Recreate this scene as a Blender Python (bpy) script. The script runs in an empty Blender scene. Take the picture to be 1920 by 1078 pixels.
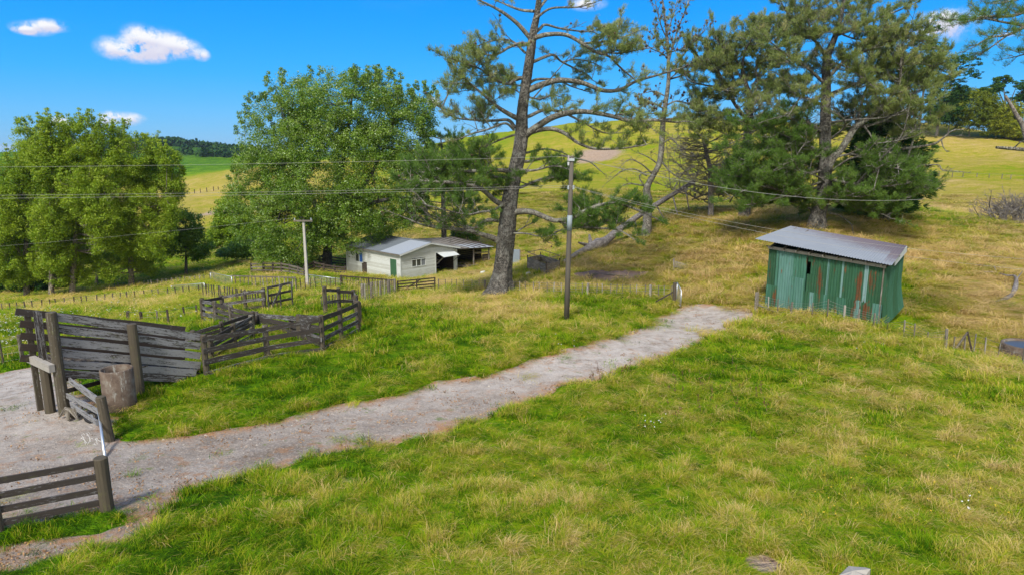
import bpy, math, random
import numpy as np
from mathutils import Vector, noise as mnoise
random.seed(7); RNG = np.random.default_rng(11)
R = math.radians
SC = bpy.context.scene
COL = SC.collection

# ------------------------------------------------------------------ camera, sky, sun, exposure
F, CX, CY, PITCH, H = 1280.0, 960.0, 539.0, R(11.2), 8.0
cam_d = bpy.data.cameras.new('camera'); cam = bpy.data.objects.new('camera', cam_d); COL.objects.link(cam)
cam.location = (0, 0, H); cam.rotation_euler = (R(90) - PITCH, 0, 0)
cam_d.sensor_width = 36; cam_d.lens = 24.0; cam_d.clip_start = 0.1; cam_d.clip_end = 30000
SC.camera = cam
SUN_ELEV, SUN_AZ = R(48), R(-158)            # azimuth from +Y towards +X: behind the camera, to the left
W = bpy.data.worlds.new('World'); SC.world = W; W.use_nodes = True
sun_d = bpy.data.lights.new('sun', 'SUN'); sun_d.energy = 2.5; sun_d.angle = R(9); sun_d.color = (1, .965, .90)
sun = bpy.data.objects.new('sun', sun_d); COL.objects.link(sun)
sv = Vector((math.sin(SUN_AZ)*math.cos(SUN_ELEV), math.cos(SUN_AZ)*math.cos(SUN_ELEV), math.sin(SUN_ELEV)))
sun.rotation_euler = sv.to_track_quat('Z', 'Y').to_euler()
SC.view_settings.view_transform = 'Standard'; SC.view_settings.look = 'None'
SC.view_settings.gamma = 1; SC.view_settings.use_curve_mapping = False
SC.view_settings.exposure = 1.0
SC.cycles.max_bounces = 6; SC.cycles.diffuse_bounces = 3; SC.cycles.transmission_bounces = 4
SC.cycles.transparent_max_bounces = 6; SC.cycles.volume_bounces = 0
SC.cycles.use_denoising = True
SKY_SAT, SKY_STR = 1.5, 0.13

# ------------------------------------------------------------------ picture geometry -> world
ct, st = math.cos(PITCH), math.sin(PITCH)
def ray(px, py):
    t = (CY - py) / F
    return np.array([(px - CX) / F, ct + t*st, -st + t*ct])
def P(px, py, d): return np.array([0, 0, H]) + ray(px, py)*d
def Wy(px, py, y):
    r = ray(px, py); return np.array([0, 0, H]) + r*(y/r[1])
def onplane(px, py, a, b):
    """point of the sight line on the vertical plane through ground points a, b"""
    r = ray(px, py); n = np.array([b[1]-a[1], a[0]-b[0]])
    k = (n[0]*a[0] + n[1]*a[1]) / (n[0]*r[0] + n[1]*r[1])
    return np.array([0, 0, H]) + r*k
def topz(p, py): return Wy(CX, py, p[1])[2]

# ------------------------------------------------------------------ terrain
CP = [  # picture x, y and depth of ground points
 (-200,1078,12),(300,1078,11.9),(960,1078,11.9),(1600,1078,11.9),(2100,1078,12),
 (200,957,14.4),(700,900,16.4),(1200,900,16.4),(1800,900,16.4),(2200,850,18),
 (120,776,21.3),(390,705,24.9),(700,740,23.0),(1062,600,33),(1062,740,23),(1434,575,37),(1650,613,33),(1600,740,23.2),(1650,660,28.5),
 (1265,572,40),(935,553,45),(545,580,38),(640,640,30),(300,790,20.7),
 (1100,550,43),(1020,515,50),(1140,523,49),(745,550,54),(752,524,68),(652,513,75),(940,503,70),(970,500,66),
 (1850,760,23.5),(1900,690,28.5),(1775,655,32.5),(1905,680,32),
 (1200,447,62),(1100,470,58),(1050,490,55),(1250,400,70),(1400,395,66),(1530,430,52),(1450,470,47),(1350,500,46),(1300,540,43),(1160,500,52),
 (1700,520,43),(1850,600,37),(1900,540,43),(1800,440,60),(1900,420,72),(1620,440,53),(1720,395,68),
 (1850,380,110),(1850,326,165),(1750,234,235),(1800,240,232),(1850,251,225),(1950,266,222),(1800,290,195),(2100,280,200),(2100,330,150),(2100,450,60),
 (1650,240,240),(1500,235,260),(1550,330,165),(1400,330,170),(1400,405,104),(1270,409,104),(1520,408,98),(1300,362,140),
 (860,450,95),(880,400,125),(1000,350,160),(1100,300,220),(960,247,330),(1200,228,290),(1350,230,280),(860,264,340),(900,300,240),(760,400,140),(740,300,300),
 (0,690,31),(0,600,50),(-200,620,46),(250,620,38),(150,575,62),(200,560,72),(60,560,78),(380,560,55),(350,590,42),(550,500,82),(500,520,70),(620,520,66),
 (300,500,105),(400,470,120),(100,540,100),(-200,560,90),(420,400,200),(430,378,235),(440,322,320),(350,345,330),(200,360,340),(0,370,360),(560,320,320),(-200,370,360),
 (390,312,560),(300,315,600),(100,300,650),(500,300,600),(320,272,950),(240,283,950),(400,287,1000),(100,283,1000),(480,292,1000),(650,300,700),
]
pts = [P(*c) for c in CP]
extra = []
for az in (-180,-135,-95,-62,62,95,135,179):
    for r, z in ((4,0),(12,0),(30,-1),(80,-2),(250,-4),(900,-8)): extra.append((math.sin(R(az))*r, math.cos(R(az))*r, z))
for az in (-40,-20,0,20,40):
    extra.append((math.sin(R(az))*4, math.cos(R(az))*4, 0))
    extra.append((math.sin(R(az))*1500, math.cos(R(az))*1500, -14)); extra.append((math.sin(R(az))*5500, math.cos(R(az))*5500, -22))
for az in (0,8,18,28,38): extra.append((math.sin(R(az))*600, math.cos(R(az))*600, -6))
for az, z in ((-36,4),(-30,16),(-27,8),(-23,14),(-20,9),(-15,10),(-5,2)): extra.append((math.sin(R(az))*3200, math.cos(R(az))*3200, z))
CPW = np.array([list(p) for p in pts] + [list(e) for e in extra])
def uvc(x, y):
    r = np.hypot(x, y); return np.stack([np.arctan2(x, y)*1.0, np.log(np.maximum(r, 1.5))*0.55], -1)
CU = uvc(CPW[:,0], CPW[:,1]); NC = len(CU)
def phi(d2): return 0.5*d2*np.log(d2 + 1e-12)
_d2 = ((CU[:,None]-CU[None])**2).sum(-1)
A = np.zeros((NC+3, NC+3)); A[:NC,:NC] = phi(_d2) + np.eye(NC)*2e-4
A[:NC,NC] = 1; A[:NC,NC+1:] = CU; A[NC,:NC] = 1; A[NC+1:,:NC] = CU.T
COEF = np.linalg.solve(A, np.concatenate([CPW[:,2], np.zeros(3)]))
def ter(x, y):
    x = np.atleast_1d(np.asarray(x, float)); y = np.atleast_1d(np.asarray(y, float)); out = np.empty(x.shape)
    xf, yf, of = x.ravel(), y.ravel(), out.ravel()
    for i in range(0, len(xf), 20000):
        u = uvc(xf[i:i+20000], yf[i:i+20000])
        d2 = ((u[:,None]-CU[None])**2).sum(-1)
        of[i:i+20000] = phi(d2) @ COEF[:NC] + COEF[NC] + u @ COEF[NC+1:]
    return of.reshape(x.shape)
def tz(x, y): return float(ter(x, y)[0])
_DS = np.exp(np.linspace(math.log(4), math.log(5000), 900))
def G(px, py):
    """ground point under a picture position"""
    r = ray(px, py); x, y, z = r[0]*_DS, r[1]*_DS, H + r[2]*_DS
    below = np.nonzero(z < ter(x, y))[0]
    i = below[0] if len(below) else len(_DS)-1
    a, b = _DS[max(i-1,0)], _DS[i]
    for _ in range(18):
        m = (a+b)/2
        if H + r[2]*m < tz(r[0]*m, r[1]*m): b = m
        else: a = m
    return np.array([r[0]*b, r[1]*b, H + r[2]*b])
def S(x, y, z=0.0): return np.array([x, y, tz(x, y) + z])

# value noise in numpy
_perm = RNG.random((256, 256))
def vnoise(x, y):
    xi = np.floor(x).astype(int); yi = np.floor(y).astype(int); fx = x-xi; fy = y-yi
    fx = fx*fx*(3-2*fx); fy = fy*fy*(3-2*fy)
    g = lambda a, b: _perm[a & 255, b & 255]
    return (g(xi,yi)*(1-fx)+g(xi+1,yi)*fx)*(1-fy) + (g(xi,yi+1)*(1-fx)+g(xi+1,yi+1)*fx)*fy
def fbm(x, y, o=4):
    s = 0; a = .5; t = 0
    for k in range(o): s = s + a*vnoise(x*2**k + 17.3*k, y*2**k + 5.1*k); t += a; a *= .5
    return s/t
def sstep(a, b, x): t = np.clip((x-a)/(b-a), 0, 1); return t*t*(3-2*t)

def poly_world(pp): return np.array([G(*p)[:2] for p in pp])
def sdf(x, y, poly):
    """signed distance to polygon, negative inside"""
    x = np.asarray(x, float); y = np.asarray(y, float)
    d = np.full(x.shape, 1e9); ins = np.zeros(x.shape, bool); n = len(poly)
    for i in range(n):
        ax, ay = poly[i]; bx, by = poly[(i+1) % n]; ex, ey = bx-ax, by-ay
        t = np.clip(((x-ax)*ex + (y-ay)*ey)/(ex*ex+ey*ey+1e-9), 0, 1)
        d = np.minimum(d, np.hypot(x-ax-t*ex, y-ay-t*ey))
        c = ((ay > y) != (by > y)) & (x < (bx-ax)*(y-ay)/(by-ay+1e-12) + ax); ins ^= c
    return np.where(ins, -d, d)
TRACK = [(1290,572),(1345,573),(1400,580),(1414,590),(1360,612),(1290,648),(1180,685),(1080,715),(960,755),(900,783),(800,815),(700,832),
 (600,852),(500,880),(400,905),(340,928),(290,965),(275,990),(230,1010),(120,1040),(60,1052),(-80,1060),(-400,1000),(-300,800),(-300,715),(0,700),(60,688),(110,690),(150,735),
 (205,790),(216,828),(300,820),(400,812),(480,800),(600,772),(700,750),(760,735),(820,718),(930,700),(1010,675),(1080,655),(1150,635),(1215,610),(1262,588)]
ISLAND = [(-60,975),(60,985),(150,962),(200,950),(240,960),(243,980),(190,1000),(110,1012),(40,1022),(-60,1030)]
TRW, ISW = poly_world(TRACK), poly_world(ISLAND)
def track_sd(x, y):
    out = np.full(np.shape(x), 9.0); m = (np.hypot(x, y) < 60) & (y > 2)
    xs, ys = x[m], y[m]
    w = (fbm(xs*1.1, ys*1.1, 4)-.5)*1.0 - .12
    d = np.maximum(sdf(xs, ys, TRW) + w, -(sdf(xs, ys, ISW) + w*.4)); out[m] = d
    return out
# how dry the grass is (0 lush .. 1 straw), sampled from the photograph
DRY = [(200,1040,.28),(60,1020,.25),(400,980,.18),(300,1060,.2),(600,930,.38),(560,1040,.3),(800,1000,.55),(1000,1020,.5),(1300,950,.42),(1500,900,.45),(1800,800,.52),(1850,980,.55),(1700,1030,.42),
 (1100,850,.38),(900,900,.42),(1250,740,.45),(1200,800,.3),(1500,680,.4),(1350,700,.3),(1700,720,.5),(1880,720,.58),(1600,780,.5),(750,860,.32),
 (500,740,.32),(400,770,.35),(700,690,.35),(900,640,.38),(800,600,.36),(700,600,.32),(860,570,.62),(935,573,.92),(1000,580,.75),(1060,570,.3),(1150,580,.25),(1100,610,.4),(1180,600,.4),(300,760,.35),(600,720,.3),(560,560,.4),
 (200,600,.38),(50,640,.3),(20,600,.4),(300,570,.6),(150,570,.62),(350,620,.3),(450,640,.35),(640,520,.5),(500,600,.32),(450,520,.5),
 (700,540,.5),(880,530,.72),(1050,530,.62),(1300,530,.8),(1380,560,.72),(1200,480,.78),(1100,490,.72),(1300,420,.72),(1200,430,.68),(1450,430,.8),(1350,480,.84),(1420,520,.82),
 (1850,560,.9),(1800,600,.88),(1900,500,.84),(1750,480,.82),(1700,560,.5),(1720,620,.5),(1800,640,.6),(1850,440,.72),(1750,400,.5),(1850,400,.8),(1800,350,.78),(1850,335,.6),(1850,290,.74),(1760,260,.76),
 (1150,280,.6),(1000,350,.62),(1200,250,.64),(900,300,.62),(900,265,.5),(1350,300,.62),(900,420,.68),(430,350,.74),(400,335,.74),(430,390,.72),(380,308,.24),(300,300,.24),(300,500,.4),(400,470,.42),(320,275,.1),(420,290,.3)]
_dw = np.array([G(a, b)[:2] for a, b, c in DRY]); DU = uvc(_dw[:,0], _dw[:,1]); DV = np.array([c for a, b, c in DRY])
def dryness(x, y):
    x = np.asarray(x, float).ravel(); y = np.asarray(y, float).ravel(); out = np.empty(x.shape)
    for i in range(0, len(x), 20000):
        u = uvc(x[i:i+20000], y[i:i+20000]); u[:,1] += 0
        w = 1/(((u[:,None]-DU[None])**2).sum(-1) + 4e-4)**1.6
        out[i:i+20000] = (w*DV).sum(-1)/w.sum(-1)
    return np.clip((out-.5)*1.12+.475, .08, 1)

# ------------------------------------------------------------------ mesh helpers
def mesh_np(name, verts, faces, mat=None, parent=None, attrs=None, smooth=False, uv=None, loc=None):
    """verts (n,3); faces list of (m,k) int arrays"""
    if isinstance(faces, np.ndarray): faces = [faces]
    faces = [f for f in faces if len(f)]
    me = bpy.data.meshes.new(name); verts = np.asarray(verts, np.float32)
    if loc is not None: verts = verts - np.asarray(loc, np.float32)
    me.vertices.add(len(verts)); me.vertices.foreach_set('co', verts.ravel())
    lv = np.concatenate([f.ravel() for f in faces]).astype(np.int32)
    cnt = np.concatenate([np.full(len(f), f.shape[1], np.int32) for f in faces])
    me.loops.add(len(lv)); me.loops.foreach_set('vertex_index', lv)
    me.polygons.add(len(cnt)); me.polygons.foreach_set('loop_start', np.concatenate([[0], np.cumsum(cnt)[:-1]]).astype(np.int32))
    me.polygons.foreach_set('use_smooth', np.full(len(cnt), smooth))
    me.update(calc_edges=True)
    for k, v in (attrs or {}).items():
        a = me.attributes.new(k, 'FLOAT', 'POINT'); a.data.foreach_set('value', np.asarray(v, np.float32))
    if uv is not None:
        l = me.uv_layers.new(name='uv'); l.data.foreach_set('uv', np.asarray(uv, np.float32).ravel())
    if mat: me.materials.append(mat)
    o = bpy.data.objects.new(name, me); COL.objects.link(o)
    if parent: o.parent = parent
    return o
def props(o, label=None, cat=None, group=None, kind=None):
    for k, v in (('label', label), ('category', cat), ('group', group), ('kind', kind)):
        if v: o[k] = v
    return o
def thing(name, label, cat, loc, group=None):
    o = bpy.data.objects.new(name, None); COL.objects.link(o); o.location = [float(v) for v in loc]
    o.empty_display_size = .3
    return props(o, label, cat, group)
def nrm(v): v = np.asarray(v, float); return v/(np.linalg.norm(v)+1e-9)
def cross(a, b): return np.array([a[1]*b[2]-a[2]*b[1], a[2]*b[0]-a[0]*b[2], a[0]*b[1]-a[1]*b[0]])
UP = np.array([0,0,1.0])
class MB:
    def __init__(s): s.v, s.f, s.uv, s.t, s.tone = [], [], [], [], 0.0
    def face(s, idx, uvs): s.f.append(idx); s.uv += uvs
    def beam(s, p0, p1, w, h, up=UP, n=1, wob=0.0, tone=None, taper=1.0):
        p0 = np.asarray(p0, float); p1 = np.asarray(p1, float); a = nrm(p1-p0); L = np.linalg.norm(p1-p0)
        sd = cross(a, up)
        if np.linalg.norm(sd) < 1e-4: sd = cross(a, np.array([1.0,0,0]))
        sd = nrm(sd); u = cross(sd, a); b = len(s.v); ou, ov = random.random()*50, random.random()*50
        tn = s.tone if tone is None else tone
        for i in range(n+1):
            k = i/n; c = p0 + (p1-p0)*k; q = 1+(taper-1)*k
            if wob and 0 < i < n: c = c + u*random.uniform(-wob, wob) + sd*random.uniform(-wob, wob)
            for e, g in ((-1,-1),(1,-1),(1,1),(-1,1)):
                s.v.append(c + sd*e*w/2*q + u*g*h/2*q*(1+random.uniform(-wob, wob)*2)); s.t.append(tn)
        per = [0, w, w+h, 2*w+h, 2*w+2*h]
        for i in range(n):
            for j in range(4):
                s.face([b+4*i+j, b+4*i+(j+1)%4, b+4*i+4+(j+1)%4, b+4*i+4+j],
                       [(ou+L*i/n, ov+per[j]), (ou+L*i/n, ov+per[j+1]), (ou+L*(i+1)/n, ov+per[j+1]), (ou+L*(i+1)/n, ov+per[j])])
        e = b+4*n
        s.face([b+3,b+2,b+1,b], [(ou,ov),(ou,ov+w),(ou+.02,ov+w),(ou+.02,ov)]); s.face([e,e+1,e+2,e+3], [(ou,ov),(ou,ov+w),(ou+.02,ov+w),(ou+.02,ov)])
        return s
    def tube(s, pts, radii, sides=8, cap=True, jit=0.0, tone=None):
        pts = [np.asarray(p, float) for p in pts]; b = len(s.v); n = len(pts); ou, ov = random.random()*50, random.random()*50
        tn = s.tone if tone is None else tone
        ref = np.array([1.0,0,0]) if abs(nrm(pts[-1]-pts[0])[2]) > .7 else UP; L = 0; Ls = []
        for i, p in enumerate(pts):
            a = nrm(pts[min(i+1,n-1)]-pts[max(i-1,0)]); sd = nrm(cross(a, ref)); u = cross(sd, a)
            if i: L += np.linalg.norm(p-pts[i-1])
            Ls.append(L)
            for j in range(sides):
                q = 2*math.pi*j/sides; r = radii[i]*(1+random.uniform(-jit, jit))
                s.v.append(p + (sd*math.cos(q) + u*math.sin(q))*r); s.t.append(tn)
        for i in range(n-1):
            c = 2*math.pi*radii[i]
            for j in range(sides):
                k = (j+1) % sides
                s.face([b+i*sides+j, b+i*sides+k, b+(i+1)*sides+k, b+(i+1)*sides+j],
                       [(ou+Ls[i],ov+c*j/sides),(ou+Ls[i],ov+c*(j+1)/sides),(ou+Ls[i+1],ov+c*(j+1)/sides),(ou+Ls[i+1],ov+c*j/sides)])
        if cap:
            s.face([b+j for j in range(sides)][::-1], [(ou,ov)]*sides)
            s.face([b+(n-1)*sides+j for j in range(sides)], [(ou+.1*math.cos(j),ov+.1*math.sin(j)) for j in range(sides)])
        return s
    def quad(s, a, b, c, d, uv=None, tone=None):
        k = len(s.v); s.v += [np.asarray(q, float) for q in (a,b,c,d)]; s.t += [s.tone if tone is None else tone]*4
        s.face([k,k+1,k+2,k+3], uv or [(0,0),(1,0),(1,1),(0,1)]); return s
    def build(s, name, mat, parent=None, smooth=False, label=None):
        by = {}; uvb = {}; q = 0
        for f in s.f:
            by.setdefault(len(f), []).append(f); uvb.setdefault(len(f), []).extend(s.uv[q:q+len(f)]); q += len(f)
        fs = [np.array(v) for v in by.values()]; uv = [x for v in uvb.values() for x in v]
        o = mesh_np(name, np.array(s.v), fs, mat, parent, {'tone': s.t}, smooth, uv, parent.location if parent else None)
        if label: o['label'] = label
        return o

# ------------------------------------------------------------------ material helpers
class NT:
    def __init__(s, nt): s.nt = nt; s.n = nt.nodes; s.l = nt.links
    def add(s, t, props_=None, **ins):
        nd = s.n.new(t)
        for k, v in (props_ or {}).items(): setattr(nd, k, v)
        for k, v in ins.items():
            key = int(k[1:]) if k[0] == 'i' and k[1:].isdigit() else k.replace('_', ' ')
            s.put(nd.inputs[key], v)
        return nd
    def put(s, sock, v):
        if isinstance(v, bpy.types.NodeSocket): s.l.new(v, sock)
        elif isinstance(v, bpy.types.Node): s.l.new(v.outputs[0], sock)
        else:
            if sock.type == 'RGBA' and len(v) == 3: v = (*v, 1)
            sock.default_value = v
    def math(s, op, a, b=0.0, c=0.0, clamp=False): return s.add('ShaderNodeMath', dict(operation=op, use_clamp=clamp), i0=a, i1=b, i2=c).outputs[0]
    def noise(s, vec, scale, detail=3, rough=.55, dist=0.0): return s.add('ShaderNodeTexNoise', Vector=vec, Scale=scale, Detail=detail, Roughness=rough, Distortion=dist).outputs[0]
    def mapping(s, vec, scale=(1,1,1), loc=(0,0,0), rot=(0,0,0)): return s.add('ShaderNodeMapping', Vector=vec, Scale=scale, Location=loc, Rotation=rot).outputs[0]
    def ramp(s, fac, stops, interp='LINEAR'):
        nd = s.add('ShaderNodeValToRGB', Fac=fac); cr = nd.color_ramp; cr.interpolation = interp
        while len(cr.elements) < len(stops): cr.elements.new(.5)
        for e, (p, c) in zip(cr.elements, stops): e.position = p; e.color = (*c, 1) if len(c) == 3 else c
        return nd.outputs[0]
    def step(s, x, a, b): return s.add('ShaderNodeMapRange', dict(interpolation_type='SMOOTHSTEP'), Value=x, From_Min=a, From_Max=b).outputs[0]
    def mix(s, f, a, b, mode='MIX'):
        nd = s.add('ShaderNodeMix', dict(data_type='RGBA', blend_type=mode)); s.put(nd.inputs[0], f); s.put(nd.inputs[6], a); s.put(nd.inputs[7], b); return nd.outputs[2]
    def attr(s, name, t='GEOMETRY'): return s.add('ShaderNodeAttribute', dict(attribute_name=name, attribute_type=t)).outputs['Fac']
    def bump(s, h, strength=.5, dist=.02): return s.add('ShaderNodeBump', Strength=strength, Distance=dist, Height=h).outputs[0]
    def pos(s): return s.add('ShaderNodeNewGeometry').outputs['Position']
    def objc(s): return s.add('ShaderNodeTexCoord').outputs['Object']
    def uvm(s): return s.add('ShaderNodeUVMap').outputs[0]
def material(name):
    m = bpy.data.materials.new(name); m.use_nodes = True; m.node_tree.nodes.clear(); n = NT(m.node_tree)
    out = n.add('ShaderNodeOutputMaterial'); return m, n, out
def principled(n, out, col, rough=.8, normal=None, metal=0.0, spec=.3, **kw):
    b = n.add('ShaderNodeBsdfPrincipled', Base_Color=col, Roughness=rough, Metallic=metal); b.inputs['Specular IOR Level'].default_value = spec
    if normal is not None: n.put(b.inputs['Normal'], normal)
    for k, v in kw.items(): n.put(b.inputs[k.replace('_', ' ')], v)
    n.l.new(b.outputs[0], out.inputs[0]); return b
def leafshader(n, out, col, trans=.35, rough=.6, spec=.25):
    b = n.add('ShaderNodeBsdfPrincipled', Base_Color=col, Roughness=rough); b.inputs['Specular IOR Level'].default_value = spec
    t = n.add('ShaderNodeBsdfTranslucent', Color=col); m = n.add('ShaderNodeMixShader', Fac=trans, i1=b, i2=t); n.l.new(m.outputs[0], out.inputs[0])
GRASS = [(0,(.024,.07,.003)),(.2,(.08,.20,.003)),(.36,(.175,.315,.004)),(.52,(.29,.335,.010)),(.68,(.42,.36,.045)),(.84,(.53,.40,.11)),(1,(.62,.45,.20))]
def grass_t(n, a, pos, fine=.35):
    a1 = n.math('MULTIPLY_ADD', n.noise(pos, .45, 3), .34, -.17); a2 = n.math('MULTIPLY_ADD', n.noise(pos, 3.2, 4, .65), fine*2, -fine)
    return n.math('ADD', n.math('ADD', a, a1), a2)
def m_ground():
    m, n, out = material('pasture'); pos = n.pos(); t = grass_t(n, n.attr('dry'), pos, .45)
    big = n.noise(n.mapping(pos, (.05,.05,.2)), 1.0, 5, .6); t = n.math('ADD', t, n.math('MULTIPLY_ADD', big, .5, -.25)); t = n.math('ADD', t, n.math('MULTIPLY_ADD', n.noise(n.mapping(pos, (.16,.30,.9)), 1.0, 8, .72), .7, -.35))
    c = n.ramp(t, [(p, tuple(v*.74 for v in q)) for p, q in GRASS])  # grass ramp scaled darker, putting the blades' self-shadow into the ground colour
    soil = n.attr('soil'); c = n.mix(n.step(n.math('ADD', soil, n.math('MULTIPLY_ADD', n.noise(pos, 2.0, 4), .8, -.4)), .35, .65), c, n.ramp(n.noise(pos, 3, 5, .7), [(.3,(.24,.15,.09)),(.7,(.50,.39,.29))]))
    wood = n.attr('bush'); c = n.mix(wood, c, n.ramp(n.noise(pos, .06, 6, .7), [(.35,(.008,.02,.006)),(.65,(.03,.055,.012))]))
    tuss = n.noise(n.mapping(pos, (1,1,.4)), 1.6, 6, .75)
    h = n.math('ADD', tuss, n.math('MULTIPLY', n.noise(pos, 9, 4, .7), .4)); principled(n, out, c, .95, n.bump(n.math('ADD', h, n.math('MULTIPLY', n.noise(n.mapping(pos, (.2,.35,1)), 1.0, 6, .7), 3.0)), .9, .5), spec=.05); return m
def m_gravel():
    m, n, out = material('gravel'); pos = n.pos(); big = n.noise(pos, .55, 5, .65)
    v = n.add('ShaderNodeTexVoronoi', Vector=pos, Scale=22.0); st = n.add('ShaderNodeTexVoronoi', Vector=pos, Scale=9.0)
    c = n.ramp(big, [(.3,(.13,.10,.075)),(.5,(.225,.187,.152)),(.7,(.345,.30,.255))])
    c = n.mix(n.math('MULTIPLY', n.step(n.noise(pos, 11, 5, .85), .35, .75), .75), c, n.mix(v.outputs['Color'], (.11,.085,.065), (.62,.54,.46)))
    leaf = n.step(n.noise(n.mapping(pos, (1,1.0,1)), 1.7, 6, .75), .53, .64); c = n.mix(n.math('MULTIPLY', leaf, .65), c, (.27,.14,.065))
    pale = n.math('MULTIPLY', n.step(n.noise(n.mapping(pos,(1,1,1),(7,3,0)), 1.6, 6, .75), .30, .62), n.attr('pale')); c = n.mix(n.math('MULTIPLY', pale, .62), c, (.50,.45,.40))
    grn = n.step(n.noise(n.mapping(pos,(1,1,1),(31,3,0)), 1.3, 6, .8), .6, .66); c = n.mix(n.math('MULTIPLY', grn, .7), c, (.11,.15,.03))
    edge = n.attr('edge'); c = n.mix(n.math('MULTIPLY', edge, n.step(n.noise(pos, 2.2, 5, .7), .35, .6)), c, (.33,.165,.07))
    h = n.math('ADD', n.math('MULTIPLY', v.outputs['Distance'], .3), n.math('MULTIPLY', n.noise(pos, 5, 6, .8), 2.0)); principled(n, out, c, .95, n.bump(h, .8, .05), spec=.15); return m
def m_grass():
    m, n, out = material('grass_blades'); pos = n.pos(); t = grass_t(n, n.attr('dry', 'INSTANCER'), pos, .26)
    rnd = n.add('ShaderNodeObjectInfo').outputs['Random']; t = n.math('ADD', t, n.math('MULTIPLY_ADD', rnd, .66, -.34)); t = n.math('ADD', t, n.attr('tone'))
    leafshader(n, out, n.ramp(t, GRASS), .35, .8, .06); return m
def m_wood(name, dark, pale, cover=.5, green=.25):
    m, n, out = material(name); uv = n.uvm(); g = n.noise(n.mapping(uv, (1.6,26,1)), 1.0, 6, .7); b = n.noise(n.mapping(uv, (1.3,11,1)), 1.0, 6, .75, .3); sp = n.noise(n.mapping(uv, (10,30,1)), 1.0, 6, .8)
    c = n.mix(g, tuple(v*.6 for v in dark), tuple(v*1.5 for v in dark))
    lv = n.attr('tone'); k = n.step(n.math('ADD', n.math('ADD', n.math('MULTIPLY', b, .55), n.math('MULTIPLY', sp, .45)), lv), .585-cover*.2, .665-cover*.2)
    c = n.mix(n.math('MULTIPLY', k, n.math('MULTIPLY_ADD', g, .5, .5)), c, pale)
    mo = n.step(n.noise(n.mapping(uv, (3,5,1), (9,9,0)), 1.0, 4, .7), .56, .7); c = n.mix(n.math('MULTIPLY', mo, green), c, (.11,.12,.04))
    principled(n, out, c, .9, n.bump(g, .6, .01), spec=.2); return m
def m_bark(name, c1, c2, lichen=(.32,.33,.28), la=.4, sc=1.0):
    m, n, out = material(name); pos = n.pos(); g = n.noise(n.mapping(pos, (7*sc,7*sc,1.3*sc)), 1.0, 6, .7, .3); v = n.add('ShaderNodeTexVoronoi', dict(feature='DISTANCE_TO_EDGE'), Vector=n.mapping(n.add('ShaderNodeVectorMath', dict(operation='ADD'), i0=pos, i1=n.add('ShaderNodeTexNoise', Vector=pos, Scale=2.5, Detail=3).outputs['Color']).outputs[0], (7*sc,7*sc,.85*sc)), Scale=1.0).outputs[0]
    c = n.mix(g, c1, c2); c = n.mix(n.math('MULTIPLY', n.step(v, .16, .0), .9), c, tuple(q*.3 for q in c1))
    c = n.mix(n.math('MULTIPLY', n.step(n.noise(pos, 2.2*sc, 5, .7), .5, .62), la), c, lichen)
    principled(n, out, c, .95, n.bump(n.math('ADD', n.math('MULTIPLY', n.step(v, 0, .2), .8), g), .9, .08/sc), spec=.15); return m
def m_leaf(name, stops, trans=.35, spec=.3, rough=.55, sc=.5):
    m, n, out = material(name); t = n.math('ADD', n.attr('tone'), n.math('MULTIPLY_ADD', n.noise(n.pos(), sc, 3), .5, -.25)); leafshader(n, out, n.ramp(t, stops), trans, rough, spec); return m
def m_plain(name, c, rough=.7, metal=0.0, var=.25, sc=6.0, spec=.3):
    m, n, out = material(name); k = n.noise(n.objc(), sc, 4, .65); principled(n, out, n.mix(k, tuple(v*(1-var) for v in c), tuple(v*(1+var) for v in c)), rough, n.bump(k, .2, .01), metal, spec); return m
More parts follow.
